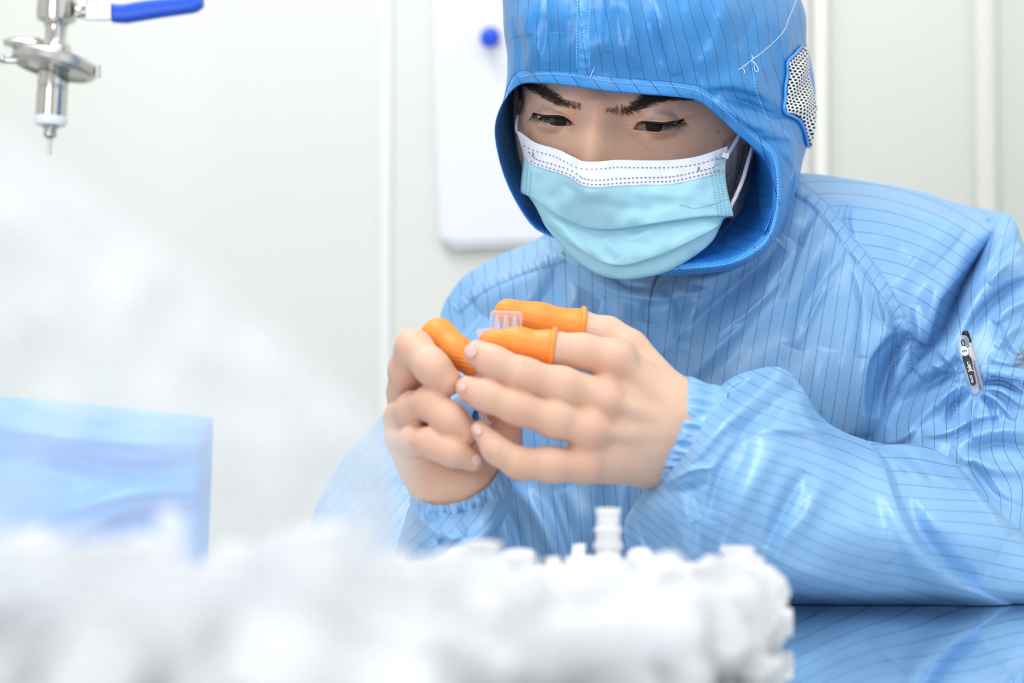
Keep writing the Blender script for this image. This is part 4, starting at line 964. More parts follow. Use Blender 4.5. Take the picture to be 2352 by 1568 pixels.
SU = [
  ([(2330, 520), (2280, 570), (2230, 640), (2190, 720)], 14, 26, 7.0), ([(2300, 540), (2240, 620), (2180, 720)], 10, 10, -6.0), ([(2352, 600), (2300, 620), (2230, 700), (2180, 780), (2100, 850)], 14, 26, 6.5, .3),
  ([(2352, 560), (2310, 600), (2270, 650)], 8, 12, 4.0), ([(2380, 640), (2320, 660), (2260, 710), (2220, 770)], 10, 14, -5.0), ([(2400, 680), (2330, 700), (2280, 740)], 10, 16, 5.0),
  ([(2352, 740), (2320, 760), (2290, 800)], 9, 14, 3.5), ([(2200, 800), (2170, 830), (2110, 860), (2060, 900)], 12, 16, 5.0), ([(2210, 830), (2160, 870), (2090, 920), (2040, 980)], 16, 12, -5.5),
  ([(2240, 880), (2180, 900), (2110, 960), (2060, 1030)], 10, 18, 5.0), ([(2150, 800), (2180, 830), (2200, 850)], 8, 10, 4.5), ([(2130, 830), (2170, 850), (2215, 850)], 6, 10, 3.0),
  # puckers radiating from the pocket end beneath the pen
  ([(2254, 868), (2290, 858), (2340, 870), (2380, 890)], 6, 10, 3.8), ([(2252, 884), (2300, 880), (2350, 905)], 6, 6, -4.0), ([(2256, 892), (2300, 898), (2352, 935)], 6, 9, 4.2), ([(2256, 902), (2290, 920), (2330, 965)], 6, 8, 3.2), ([(2254, 908), (2276, 935), (2290, 990)], 6, 7, -3.0),
  ([(2222, 878), (2180, 900), (2150, 940)], 8, 8, 3.0), ([(2226, 900), (2190, 930), (2170, 975)], 7, 7, -2.6), ([(2240, 915), (2230, 960), (2240, 1010)], 7, 9, 3.2),
  ([(2400, 1000), (2300, 985), (2240, 1000), (2190, 1030)], 12, 16, 3.5), ([(2400, 1040), (2290, 1020), (2210, 1045)], 12, 12, -3.0), ([(2120, 1000), (2180, 990), (2240, 960), (2300, 950)], 10, 14, 4.0),
  ([(2380, 1080), (2290, 1075), (2230, 1050), (2180, 1040)], 14, 18, 3.0), ([(2230, 1060), (2260, 1110), (2300, 1150), (2400, 1190)], 14, 14, -2.5), ([(2100, 980), (2060, 1010), (2030, 1020)], 9, 12, 4.0),
  ([(2352, 830), (2310, 830), (2270, 820)], 8, 12, 2.5), ([(2290, 740), (2310, 800), (2350, 840)], 10, 12, -2.5)]
upper, UB = pillow('suit_sleeve', UC, 420, 520, .16, SU, M['suit'], person, st_upper, wr=(.0020, 120), seed=5, fold=2.2)
upper['label'] = 'upper sleeve with pen pocket at the right'
# pocket: patch with a stitched edge
pk = strip('pen_pocket', UB, [(2226, 842), (2262, 836), (2300, 838), (2340, 846), (2380, 856), (2420, 868)], 0, 26, M['suit'], upper, lift=.0016, n=70, stf=st_upper)
stitches('pocket_stitching', UB, [[(2206, 842), (2200, 880), (2199, 930), (2190, 1010)], [(2200, 850), (2194, 900), (2192, 960)], [(2240, 862), (2300, 866), (2352, 876), (2400, 890)]], M['thread'], upper, lift=.0012)

# image-right forearm sleeve lying on the table
FC = [
 [(1642, 898, 1.160), (1625, 950, 1.122), (1596, 1010, 1.108), (1560, 1062, 1.115), (1496, 1108, 1.150)],
 [(1680, 868, 1.165), (1662, 950, 1.108), (1622, 1040, 1.092), (1545, 1115, 1.106), (1455, 1160, 1.155)],
 [(1735, 848, 1.170), (1712, 960, 1.100), (1650, 1085, 1.082), (1550, 1170, 1.100), (1434, 1205, 1.155)],
 [(1795, 845, 1.175), (1780, 980, 1.098), (1700, 1130, 1.076), (1580, 1235, 1.098), (1445, 1268, 1.152)],
 [(1842, 890, 1.180), (1850, 1030, 1.102), (1780, 1180, 1.074), (1660, 1295, 1.096), (1500, 1335, 1.146)],
 [(1880, 950, 1.185), (1915, 1070, 1.108), (1870, 1220, 1.076), (1770, 1335, 1.096), (1620, 1374, 1.140)],
 [(1935, 990, 1.190), (1970, 1095, 1.115), (1950, 1235, 1.080), (1880, 1350, 1.100), (1760, 1386, 1.136)],
 [(2020, 1017, 1.205), (2040, 1110, 1.128), (2040, 1240, 1.092), (2010, 1355, 1.106), (1950, 1391, 1.134)],
 [(2110, 1022, 1.215), (2130, 1120, 1.140), (2140, 1240, 1.105), (2140, 1350, 1.110), (2120, 1391, 1.134)],
 [(2190, 1058, 1.220), (2230, 1140, 1.152), (2250, 1250, 1.118), (2270, 1350, 1.116), (2270, 1391, 1.136)],
 [(2290, 1170, 1.215), (2330, 1210, 1.160), (2370, 1280, 1.130), (2400, 1350, 1.124), (2410, 1391, 1.140)],
 [(2420, 1290, 1.22), (2440, 1310, 1.18), (2460, 1340, 1.15), (2480, 1370, 1.14), (2490, 1391, 1.150)]]
def st_fore(x, y):
    h = np.interp(x, [1430, 1500, 1560, 1620, 1700, 1800, 1900, 2000, 2150, 2352, 2500], [-90, -30, 30, 72, 112, 150, 190, 226, 262, 290, 300])
    h2 = np.interp(x, [1900, 2000, 2100, 2200, 2352, 2500], [0, 4, 10, 22, 40, 55])
    d, t = polydist(x, y, FOLD, 30)
    h3 = np.where(d > 0, h, 205+h2+6*np.sin(x/50.)*np.clip((1150-y)/100, 0, 1))
    lowk = np.clip((y-1250)/160., 0, 1)
    return (y-h3-7*np.sin(x/90.+y/70.)+lowk*0)/27.5, x
FOLD = [(1995, 1012), (2030, 1070), (2052, 1140), (2075, 1200), (2110, 1260), (2160, 1310), (2230, 1355), (2320, 1391)]
SF = [
  ([(2012, 1030), (2046, 1070), (2070, 1140), (2095, 1200), (2130, 1255), (2180, 1303), (2250, 1347)], 5, 34, -7.0, .4),
  (FOLD, 46, 5, 12, .35),                                                              # the big diagonal fold, lit along its left side
  ([(2010, 1020), (2060, 1060), (2110, 1085), (2200, 1100)], 12, 16, 3.5), ([(2070, 1030), (2120, 1080), (2150, 1110)], 9, 12, -3.0), ([(2150, 1035), (2200, 1075), (2260, 1150), (2320, 1230)], 10, 18, 4.5),
  # top puff near the cuff and the fold hanging from it
  ([(1800, 852), (1755, 885), (1700, 935), (1650, 985), (1590, 1050), (1530, 1110)], 20, 20, 5.5, .25), ([(1835, 885), (1785, 925), (1735, 968), (1690, 1010)], 20, 18, -6.0, .5), ([(1728, 872), (1690, 892), (1655, 915)], 9, 12, -5.5), ([(1700, 1010), (1660, 1070), (1640, 1130), (1632, 1200)], 14, 16, -2.6),
  ([(1720, 1000), (1700, 1060), (1670, 1120), (1650, 1180)], 26, 20, -3.0), ([(1790, 1000), (1750, 1070), (1700, 1150), (1660, 1230), (1640, 1290)], 34, 30, 4.0),
  ([(1850, 1080), (1820, 1130), (1790, 1190), (1760, 1260)], 20, 16, -3.5), ([(1900, 1090), (1850, 1180), (1800, 1240), (1770, 1300)], 16, 24, 3.0),
  ([(1730, 990), (1800, 985), (1880, 990), (1950, 1000)], 12, 22, 3.5), ([(1760, 940), (1830, 965), (1900, 975)], 12, 16, -3.0), ([(1830, 900), (1850, 950), (1900, 985)], 12, 12, 2.5),
  ([(1520, 1110), (1590, 1080), (1645, 1072)], 6, 9, 3.0), ([(1500, 1130), (1560, 1120), (1630, 1105)], 9, 9, -2.2), ([(1560, 1090), (1570, 1150), (1600, 1230), (1650, 1290)], 16, 18, 2.4),
  ([(1450, 1190), (1470, 1250), (1500, 1300)], 9, 12, 3.0), ([(1540, 1140), (1560, 1220), (1580, 1300)], 24, 24, 3.0), ([(1590, 1200), (1620, 1260), (1680, 1300)], 18, 18, -3.0),
  ([(1950, 1120), (1990, 1200), (2050, 1290)], 34, 30, 3.0), ([(1740, 1270), (1860, 1320), (2000, 1350)], 26, 26, 2.5), ([(2120, 1180), (2200, 1220), (2300, 1260)], 26, 26, 2.5)]
fore, FBv = pillow('suit_forearm', FC, 560, 360, .085, SF, M['suit'], person, st_fore, wr=(.0012, 120), seed=9, fold=1.8)
fore['label'] = 'forearm sleeve resting on the steel worktop, right'

# elastic gathered cuff, a sleeve end round the wrist
def cuff(name, ring0, ring1, dd0, dd1, m, parent, n=340, amp=.0013, m_out=22, seed=3, sag0=(0, 0), sag1=(0, 0)):
    """ring: (top px,py,d), (bottom px,py,d); dd half depth"""
    (a0, b0), (a1, b1) = ring0, ring1; V = []; A1 = []; A2 = []
    R_ = np.random.RandomState(seed); ph = R_.rand(8)*6.28
    rows = 60
    for i in range(rows):
        t = i/(rows-1.)
        a = np.array(a0)+(np.array(a1)-np.array(a0))*t; b = np.array(b0)+(np.array(b1)-np.array(b0))*t; dd = dd0+(dd1-dd0)*t
        c = (a+b)/2; h = (a-b)/2
        for k in range(n):
            w = 2*math.pi*k/n
            rip = math.sin(m_out*w+ph[0]+1.6*math.sin(3*t+ph[1]+w))*.6+math.sin((m_out*1.7)*w+ph[2]+2.5*t)*.4+.35*math.sin(m_out*.5*w+ph[3]+4*t)
            prof = .02+.98*math.sin(math.pi*min(t*1.10, 1))**.8
            el = -.35*math.exp(-((t-.55)/.22)**2)
            r = 1+(amp*rip*prof)/.027+el*.08
            sx_, sy_ = [(sag0[q]+(sag1[q]-sag0[q])*t)*math.sin(w) for q in (0, 1)]
            x, y, d = c[0]+h[0]*math.cos(w)*r+sx_, c[1]+h[1]*math.cos(w)*r+sy_, c[2]+h[2]*math.cos(w)-dd*math.sin(w)*r
            V.append(P(x, y, d)); A1.append(k/n*22+.5); A2.append(t*60)
    return mk(name, V, gfaces(rows, n, cv=True, flip=True), m, parent, attrs={'st': A1, 'tt': A2})
M['cuffc'] = cloth('cuff_cloth', BLUE, stripe=0.0)
cf = cuff('cuff', ((1577, 864, 1.145), (1486, 1116, 1.145)), ((1668, 892, 1.155), (1502, 1124, 1.150)), .027, .040, M['cuffc'], fore, sag0=(22, 6), sag1=(26, 8))
q = cf.modifiers.new('t', 'SOLIDIFY'); q.thickness = .0008
cf['label'] = 'gathered elastic cuff'

# image-left arm: upper part behind the hand, then the forearm sleeve with its cuff
LC = [
 [(1240, 552, 1.46), (1130, 600, 1.475), (1030, 680, 1.49), (1004, 760, 1.49)],
 [(1200, 640, 1.42), (1130, 690, 1.42), (1050, 760, 1.44), (985, 830, 1.47)],
 [(1150, 760, 1.41), (1090, 810, 1.40), (1000, 860, 1.42), (925, 905, 1.46)],
 [(1100, 900, 1.39), (1040, 940, 1.37), (950, 980, 1.39), (850, 985, 1.44)],
 [(1060, 1050, 1.36), (990, 1080, 1.34), (890, 1080, 1.36), (775, 1075, 1.42)],
 [(1030, 1180, 1.32), (950, 1200, 1.30), (850, 1200, 1.32), (720, 1180, 1.39)],
 [(980, 1290, 1.28), (900, 1300, 1.26), (820, 1310, 1.27), (715, 1290, 1.34)],
 [(950, 1345, 1.26), (890, 1350, 1.25), (830, 1350, 1.25), (760, 1350, 1.28)]]
lup, _ = pillow('suit_sleeve', LC, 200, 120, .14, [([(1180, 600), (1100, 700), (1040, 800)], 30, 30, 6), ([(1100, 880), (960, 960), (860, 1010)], 20, 20, 6), ([(1000, 1100), (880, 1130), (760, 1150)], 22, 22, -6)], M['suit'], person,
                lambda x, y: ((x+y*.8)/30., y), wr=(.0025, 110), seed=13)
lup['label'] = 'upper sleeve at the left, partly behind the clear bag'
LF = [
 [(966, 1138, 1.142), (1010, 1172, 1.118), (1050, 1180, 1.112), (1095, 1160, 1.118), (1146, 1086, 1.146)],
 [(940, 1165, 1.155), (1000, 1205, 1.112), (1055, 1215, 1.102), (1115, 1190, 1.110), (1172, 1100, 1.155)],
 [(925, 1210, 1.165), (990, 1245, 1.112), (1055, 1255, 1.098), (1120, 1230, 1.108), (1178, 1150, 1.160)],
 [(905, 1270, 1.175), (975, 1300, 1.125), (1045, 1300, 1.110), (1110, 1275, 1.118), (1152, 1205, 1.165)],
 [(875, 1330, 1.19), (950, 1350, 1.145), (1025, 1350, 1.13), (1095, 1330, 1.135), (1135, 1260, 1.175)],
 [(830, 1370, 1.21), (910, 1385, 1.18), (985, 1388, 1.165), (1060, 1375, 1.16), (1110, 1320, 1.19)]]
lfo, LB = pillow('suit_forearm', LF, 240, 240, .06, [([(950, 1180), (1020, 1230), (1090, 1240), (1150, 1190)], 12, 14, 6), ([(990, 1230), (1040, 1250), (1080, 1230)], 9, 9, -6), ([(930, 1280), (1010, 1290), (1100, 1260)], 9, 12, 6),
   ([(1100, 1200), (1150, 1160), (1172, 1120)], 10, 14, 4), ([(1000, 1200), (1015, 1240), (1000, 1270)], 7, 7, -4), ([(1050, 1195), (1070, 1230)], 6, 7, 4), ([(960, 1250), (1000, 1275), (1060, 1290)], 8, 8, -4)],
   M['suit'], person, lambda x, y: ((x*.75+y*.55+12*np.sin(y/40.))/25., y), wr=(.0016, 80), seed=17)
lfo['label'] = 'forearm sleeve of the raised hand at the left'
c2 = cuff('cuff', ((952, 1112, 1.142), (1148, 1064, 1.142)), ((946, 1160, 1.148), (1168, 1104, 1.150)), .027, .036, M['suit'], lfo, amp=.0018, seed=8, sag0=(-4, 68), sag1=(-2, 74))
q = c2.modifiers.new('t', 'SOLIDIFY'); q.thickness = .0008
# ------------------------------------------------------------------ hands (distance fields, one skin)
def surface_nets(f, org, h):
    nx, ny, nz = f.shape; s = f < 0
    corners = [(i, j, k) for i in (0, 1) for j in (0, 1) for k in (0, 1)]
    def cc(a, c): return a[c[0]:nx-1+c[0], c[1]:ny-1+c[1], c[2]:nz-1+c[2]]
    tot = sum(cc(s, c).astype(np.int8) for c in corners); act = (tot > 0) & (tot < 8)
    idx = np.full(act.shape, -1, np.int64); ii = np.argwhere(act); idx[act] = np.arange(len(ii))
    acc = np.zeros((len(ii), 3)); cnt = np.zeros(len(ii))
    for a in corners:
        for ax in range(3):
            if a[ax]: continue
            b = list(a); b[ax] = 1
            fa = cc(f, a)[act]; fb = cc(f, tuple(b))[act]; m = (fa < 0) != (fb < 0)
            t = np.where(m, fa/(fa-fb+1e-20), 0); p = np.array(a, float)[None].repeat(len(ii), 0); p[:, ax] += t
            acc[m] += p[m]; cnt[m] += 1
    V = org+(ii+acc/cnt[:, None])*h; F = []
    for ax in range(3):
        o1, o2 = [(1, 2), (2, 0), (0, 1)][ax]
        sl = [slice(1, n-1) for n in (nx, ny, nz)]; sa = list(sl); sa[ax] = slice(0, (nx, ny, nz)[ax]-1); sb = list(sl); sb[ax] = slice(1, (nx, ny, nz)[ax])
        A = s[tuple(sa)]; Bq = s[tuple(sb)]; ch = np.argwhere(A != Bq)
        if not len(ch): continue
        off = np.array([1, 1, 1]); off[ax] = 0; e = ch+off
        def at(d1, d2):
            q = e.copy(); q[:, o1] -= d1; q[:, o2] -= d2; return idx[q[:, 0], q[:, 1], q[:, 2]]
        q = np.stack([at(1, 1), at(0, 1), at(0, 0), at(1, 0)], -1); fl = ~A[tuple(ch.T)]
        q[fl] = q[fl][:, ::-1]; F.append(q)
    return V, np.concatenate(F)
def smin(a, b, k): hh = np.clip(.5+.5*(b-a)/k, 0, 1); return b*(1-hh)+a*hh-k*hh*(1-hh)
class Field:
    def __init__(s, lo, hi, h):
        s.lo = np.array(lo, float); s.h = h; n = np.ceil((np.array(hi)-s.lo)/h).astype(int)+1
        g = [s.lo[i]+np.arange(n[i])*h for i in range(3)]; s.X, s.Y, s.Z = np.meshgrid(*g, indexing='ij')
    def cap(s, a, b, r1, r2, flat=None):
        a = np.array(a, float); b = np.array(b, float); ba = b-a; L2 = ba@ba
        X, Y, Z = s.X-a[0], s.Y-a[1], s.Z-a[2]
        t = np.clip((X*ba[0]+Y*ba[1]+Z*ba[2])/L2, 0, 1)
        d = np.sqrt((X-t*ba[0])**2+(Y-t*ba[1])**2+(Z-t*ba[2])**2)
        return d-(r1+(r2-r1)*t)
    def ball(s, c, r): return np.sqrt((s.X-c[0])**2+(s.Y-c[1])**2+(s.Z-c[2])**2)-r
def H(x, y, d): return P(820+x/2.3057, 640+y/2.3057, d)       # from the enlarged crop of the hands
def chain(F_, pts, k=.004, knob=0.0):
    """pts: (point, radius_mm)"""
    f = None
    for (a, ra), (b, rb) in zip(pts[:-1], pts[1:]):
        q = F_.cap(a, b, ra*1e-3, rb*1e-3); f = q if f is None else smin(f, q, k)
    for i, (a, ra) in enumerate(pts[1:-1]):
        if knob: f = smin(f, F_.ball(a, (ra+knob)*1e-3), .003)
    return f
LH = dict(  # the person's left hand, at the right of the picture; back of the hand to the camera
 index=[(H(1370, 425, 1.126), 11.0), (H(1200, 385, 1.121), 9.6), (H(1030, 368, 1.120), 8.9), (H(850, 345, 1.122), 8.1), (H(705, 330, 1.126), 5.9)],
 middle=[(H(1285, 628, 1.116), 11.0), (H(1080, 570, 1.106), 10.3), (H(880, 512, 1.100), 9.6), (H(730, 446, 1.100), 8.8), (H(637, 396, 1.104), 7.6)],
 ring=[(H(1240, 800, 1.112), 10.5), (H(1050, 745, 1.102), 9.8), (H(850, 684, 1.096), 9.0), (H(690, 622, 1.096), 8.3), (H(588, 580, 1.100), 7.0)],
 pinky=[(H(1200, 985, 1.112), 10.0), (H(1030, 985, 1.104), 9.3), (H(862, 978, 1.098), 8.6), (H(735, 905, 1.096), 7.4), (H(655, 800, 1.100), 5.6)],
 thumb=[(H(1420, 370, 1.160), 11.8), (H(1320, 300, 1.163), 10.5), (H(1180, 262, 1.165), 9.8), (H(960, 225, 1.163), 9.6), (H(800, 180, 1.160), 7.6)])
RH = dict(  # the person's right hand, at the left
 index=[(H(330, 560, 1.165), 10.5), (H(350, 420, 1.158), 9.5), (H(430, 305, 1.146), 9.0), (H(520, 385, 1.140), 8.4), (H(610, 445, 1.136), 7.4)],
 middle=[(H(250, 600, 1.158), 10.5), (H(265, 480, 1.138), 10.0), (H(300, 365, 1.124), 10.0), (H(400, 470, 1.112), 9.6), (H(478, 545, 1.112), 8.4)],
 ring=[(H(228, 735, 1.152), 10.0), (H(300, 688, 1.131), 9.4), (H(390, 660, 1.116), 9.4), (H(490, 745, 1.107), 9.0), (H(575, 815, 1.109), 8.2)],
 pinky=[(H(240, 850, 1.148), 9.5), (H(312, 858, 1.126), 8.8), (H(395, 870, 1.110), 8.4), (H(500, 915, 1.104), 7.8), (H(610, 962, 1.108), 6.6)],
 thumb=[(H(620, 1010, 1.150), 14.0), (H(750, 880, 1.158), 13.0), (H(770, 770, 1.162), 11.0), (H(735, 640, 1.160), 9.5), (H(700, 540, 1.152), 8.4)])
def hand(pal, fingers, palm_k, h, extra=None, dents=None):
    pts = np.array([p for f in fingers.values() for p, r in f]+[p for p, r, q, s_ in pal]+[q for p, r, q, s_ in pal])
    F_ = Field(pts.min(0)-.03, pts.max(0)+.03, h)
    pf = None
    for a, ra, b, rb in pal:
        q = F_.cap(a, b, ra*1e-3, rb*1e-3); pf = q if pf is None else smin(pf, q, .010)
    out = None; fs = {k: chain(F_, f, .0050, 0) for k, f in fingers.items()}
    roots = None
    for k, f in fs.items():
        own = smin(pf, f, palm_k); out = own if out is None else smin(out, own, .0008)
    if extra: out = extra(F_, out)
    # shallow creases and veins
    n = .00025*np.sin(F_.X*260+F_.Z*140)*np.sin(F_.Z*230-F_.Y*120)
    out = out+n
    V, Fc = surface_nets(out, F_.lo, F_.h)
    # light smoothing
    nV_ = len(V); e = np.concatenate([Fc[:, [0, 1]], Fc[:, [1, 2]], Fc[:, [2, 3]], Fc[:, [3, 0]]])
    for _ in range(3):
        s_ = np.zeros_like(V); c = np.zeros(nV_)
        for a, b in ((0, 1), (1, 0)):
            for ax in range(3): s_[:, ax] += np.bincount(e[:, a], V[e[:, b], ax], nV_)
            c += np.bincount(e[:, a], minlength=nV_)
        V = V+(s_/c[:, None]-V)*.5
    return V, Fc
def lh_extra(F_, f):
    # knuckles, tendons and the hollows between them
    for (x, y, d, r, a) in [(1370, 415, 1.113, 8, .0), (1300, 640, 1.104, 8, .0), (1225, 800, 1.099, 8, 0)]:
        f = smin(f, F_.ball(H(x, y, d+.0060), .0078), .008)
    for a, b in (((1400, 430, 1.1125), (1600, 640, 1.122)), ((1330, 650, 1.103), (1590, 740, 1.120)), ((1250, 810, 1.0995), (1580, 830, 1.120))):
        f = smin(f, F_.cap(H(*a)+np.array([0, .003, 0]), H(*b)+np.array([0, .003, 0]), .0028, .0030), .006)
    return f
PALL = [(H(1650, 700, 1.142), 17, H(1380, 460, 1.130), 12), (H(1650, 760, 1.140), 18, H(1330, 650, 1.122), 12), (H(1640, 850, 1.140), 18, H(1270, 810, 1.120), 12.5), (H(1610, 950, 1.142), 15, H(1215, 965, 1.119), 12.5),
        (H(1660, 640, 1.148), 13.5, H(1440, 400, 1.160), 12.5), (H(1650, 790, 1.144), 24, H(1800, 830, 1.150), 24), (H(1560, 980, 1.142), 12.5, H(1640, 930, 1.145), 17)]
lv, lf_ = hand(PALL, LH, .0075, .00085, lh_extra)
PALR = [(H(510, 1110, 1.140), 19.5, H(430, 930, 1.150), 20), (H(430, 930, 1.150), 20, H(300, 640, 1.167), 15), (H(470, 1060, 1.146), 19, H(270, 820, 1.152), 13.0), (H(560, 1080, 1.142), 18, H(680, 940, 1.150), 14),
        (H(510, 1110, 1.140), 20, H(540, 1260, 1.145), 20), (H(560, 940, 1.148), 16, H(350, 720, 1.163), 14)]
rv, rf_ = hand(PALR, RH, .0032, .0009)
def creases(V, Fc, fingers, b, amp=.0004):
    # move vertices inward along their normals in rings across the joints
    n = np.zeros_like(V); e1 = V[Fc[:, 1]]-V[Fc[:, 0]]; e2 = V[Fc[:, 2]]-V[Fc[:, 0]]; fn = np.cross(e1, e2)
    for k in range(4):
        for ax in range(3): n[:, ax] += np.bincount(Fc[:, k], fn[:, ax], len(V))
    n /= np.linalg.norm(n, axis=1)[:, None]+1e-12
    out = np.zeros(len(V))
    for f in fingers.values():
        for i in (2, 3):
            p = np.array(f[i][0]); r = f[i][1]*1e-3; dr = np.array(f[i+1][0])-np.array(f[i-1][0]); dr /= np.linalg.norm(dr)
            w = V-p; s_ = w@dr; rad = np.linalg.norm(w-s_[:, None]*dr, axis=1); on = (rad < r*1.35)
            for o_, k_ in ((-.0026, .7), (0, 1), (.0024, .8)):
                out += on*k_*np.exp(-((s_-o_-.0006*np.sin(w[:, 2]*700))/.00075)**2)
    return V-n*(amp*out)[:, None], np.clip(b+.16*out, 0, .7)
def blush_for(V, tips, amt=.35, r=.009):
    b = np.zeros(len(V))
    for p, a in tips: b += a*np.exp(-((V-np.array(p))**2).sum(1)/(2*r*r))
    return np.clip(b, 0, .7)
bl = blush_for(lv, [(LH[k][i][0], .30) for k in ('middle', 'ring', 'pinky') for i in (4, 2)]+[(LH[k][0][0]-np.array([0, .01, 0]), .22) for k in ('index', 'middle', 'ring', 'pinky')])
br = blush_for(rv, [(RH[k][i][0], .34) for k in ('middle', 'ring', 'pinky') for i in (4, 2)]+[(H(430, 760, 1.13), .5), (H(300, 550, 1.13), .4), (H(450, 1050, 1.12), .3), (H(770, 850, 1.15), .4)])
lv, bl = creases(lv, lf_, {k: v for k, v in LH.items() if k not in ('thumb', 'index')}, bl); rv, br = creases(rv, rf_, {k: v for k, v in RH.items() if k in ('middle', 'ring', 'pinky')}, br)
BODY.append((lv, lf_, bl, 0*bl)); BODY.append((rv, rf_, br, 0*br))
# trunk, neck and arms beneath the suit
T = Field((-.12, 1.17, -.20), (.42, 1.56, .36), .007)
def Q(x, y, d): return P(x, y, d)
tf = T.cap(Q(1480, 420, 1.40), Q(1560, 640, 1.45), .055, .062)
for a, b, r1, r2, k in [((1560, 680, 1.450), (1600, 1200, 1.450), .070, .072, .05), ((1450, 800, 1.47), (1480, 1300, 1.46), .055, .06, .03), ((1730, 780, 1.44), (1720, 1300, 1.45), .06, .06, .03),
                     ((1600, 1200, 1.45), (1600, 1300, 1.46), .07, .07, .05), ((1560, 700, 1.45), (1240, 740, 1.50), .05, .03, .03), ((1600, 690, 1.44), (2080, 640, 1.44), .05, .035, .03)]:
    tf = smin(tf, T.cap(Q(*a), Q(*b), r1, r2), k)
for pts in [[(2080, 640, 1.44), (2330, 800, 1.38), (2400, 1180, 1.29)], [(1240, 740, 1.50), (1085, 860, 1.47), (960, 1010, 1.43), (870, 1150, 1.39)]]:
    for a, b in zip(pts[:-1], pts[1:]): tf = smin(tf, T.cap(Q(*a), Q(*b), .017, .015), .02)
tv, tff = surface_nets(tf, T.lo, T.h)
BODY.append((tv, tff, np.zeros(len(tv)), np.zeros(len(tv))))
off = 0; VV = []; FF = []; bb = []; mm_ = []
for v, f, b, m_ in BODY: VV.append(v); FF.append(f+off); bb.append(b); mm_.append(m_); off += len(v)
body = mk('body', np.concatenate(VV), np.concatenate(FF), M['skin'], person, attrs={'blush': np.concatenate(bb), 'mole': np.concatenate(mm_)})
HBVH = {'L': BVHTree.FromPolygons(lv.tolist(), [tuple(map(int, f)) for f in lf_]), 'R': BVHTree.FromPolygons(rv.tolist(), [tuple(map(int, f)) for f in rf_])}
# nails
def nail(name, bv, x, y, ang, w, l):
    ca, sa = math.cos(math.radians(ang)), math.sin(math.radians(ang)); V = []; n = 9
    for i in range(n):
        for j in range(n):
            u = (i/(n-1.)*2-1); v = (j/(n-1.)*2-1)
            uu_ = u*math.sqrt(1-v*v/2)*l; vv_ = v*math.sqrt(1-u*u/2)*w
            cx = x+uu_*ca-vv_*sa; cy = y+uu_*sa+vv_*ca
            h, n_ = hit(bv, 820+cx/2.3057, 640+cy/2.3057, .0004)
            if h is None: return
            V.append(h)
    o = mk('fingernail', V, gfaces(n, n, flip=True), M['nail'], body); q = o.modifiers.new('t', 'SOLIDIFY'); q.thickness = .0006; q.offset = 1
nail('n', HBVH['L'], 606, 388, 35, 27, 30); nail('n', HBVH['L'], 560, 575, 22, 20, 22); nail('n', HBVH['L'], 640, 800, 62, 19, 30); nail('n', HBVH['R'], 632, 958, 28, 26, 24)

# finger cots: thin orange latex sleeves with a rolled end
def keep_largest(V, Fc):
    lab = np.arange(len(V))
    while True:
        m = lab[Fc].min(1); new = lab.copy()
        for k in range(4): np.minimum.at(new, Fc[:, k], m)
        new = new[new]
        if (new == lab).all(): break
        lab = new
    big = np.bincount(lab).argmax(); kv = lab == big; idx = np.cumsum(kv)-1
    return V[kv], idx[Fc[kv[Fc[:, 0]]]]
def cot(pts, label, i0, back=0.0, thick=.0006, rolled=True):
    P_ = np.array([p for p, r in pts[i0-1:]]); F_ = Field(P_.min(0)-.016, P_.max(0)+.016, .0007)
    f = chain(F_, [(p, r+thick*1e3) for p, r in pts], .0050, 0)
    a = np.array(pts[i0][0]); b = np.array(pts[i0+1][0]); dr = (b-a)/np.linalg.norm(b-a); a = a-dr*back; r0 = pts[i0][1]
    cutp = True; pl = -((F_.X-a[0])*dr[0]+(F_.Y-a[1])*dr[1]+(F_.Z-a[2])*dr[2])-.0006
    # wrinkles along the loose end
    tip = np.array(pts[-1][0]); d_ = np.sqrt((F_.X-tip[0])**2+(F_.Y-tip[1])**2+(F_.Z-tip[2])**2)
    f = f+.00028*np.sin(F_.Z*2600+F_.X*500)*np.exp(-(d_/.016)**2)
    f = np.maximum(f, pl) if cutp else f
    V, Fc = surface_nets(f, F_.lo, F_.h)
    V, Fc = keep_largest(V, Fc)
    nV_ = len(V); e = np.concatenate([Fc[:, [0, 1]], Fc[:, [1, 2]], Fc[:, [2, 3]], Fc[:, [3, 0]]]); s_ = np.zeros_like(V); c = np.zeros(nV_)
    for u, v in ((0, 1), (1, 0)):
        for ax in range(3): s_[:, ax] += np.bincount(e[:, u], V[e[:, v], ax], nV_)
        c += np.bincount(e[:, u], minlength=nV_)
    V = V+(s_/c[:, None]-V)*.5
    o = mk('finger_cot', V, Fc, M['orange'], person); o['label'] = label
    if rolled:
        up = Vector(dr); sd = up.cross(Vector((0, 0, 1))).normalized(); u2 = sd.cross(up); r = r0*1e-3+.0020
        ring = [Vector(a)+sd*r*math.cos(w)+u2*r*math.sin(w) for w in np.linspace(0, 2*math.pi, 41)]
        MB().tube(ring, .0016, 8).build('rolled_rim', M['orange'], o, smooth=True)
    return o
cot(LH['index'], 'orange finger cot on the index finger of the hand at the right', 2, .001)
cot(LH['thumb'], 'orange finger cot on the thumb, furthest back', 2, .0005)
cot(RH['index'], 'orange finger cot on the curled index finger of the hand at the left', 2, .0075, rolled=False)
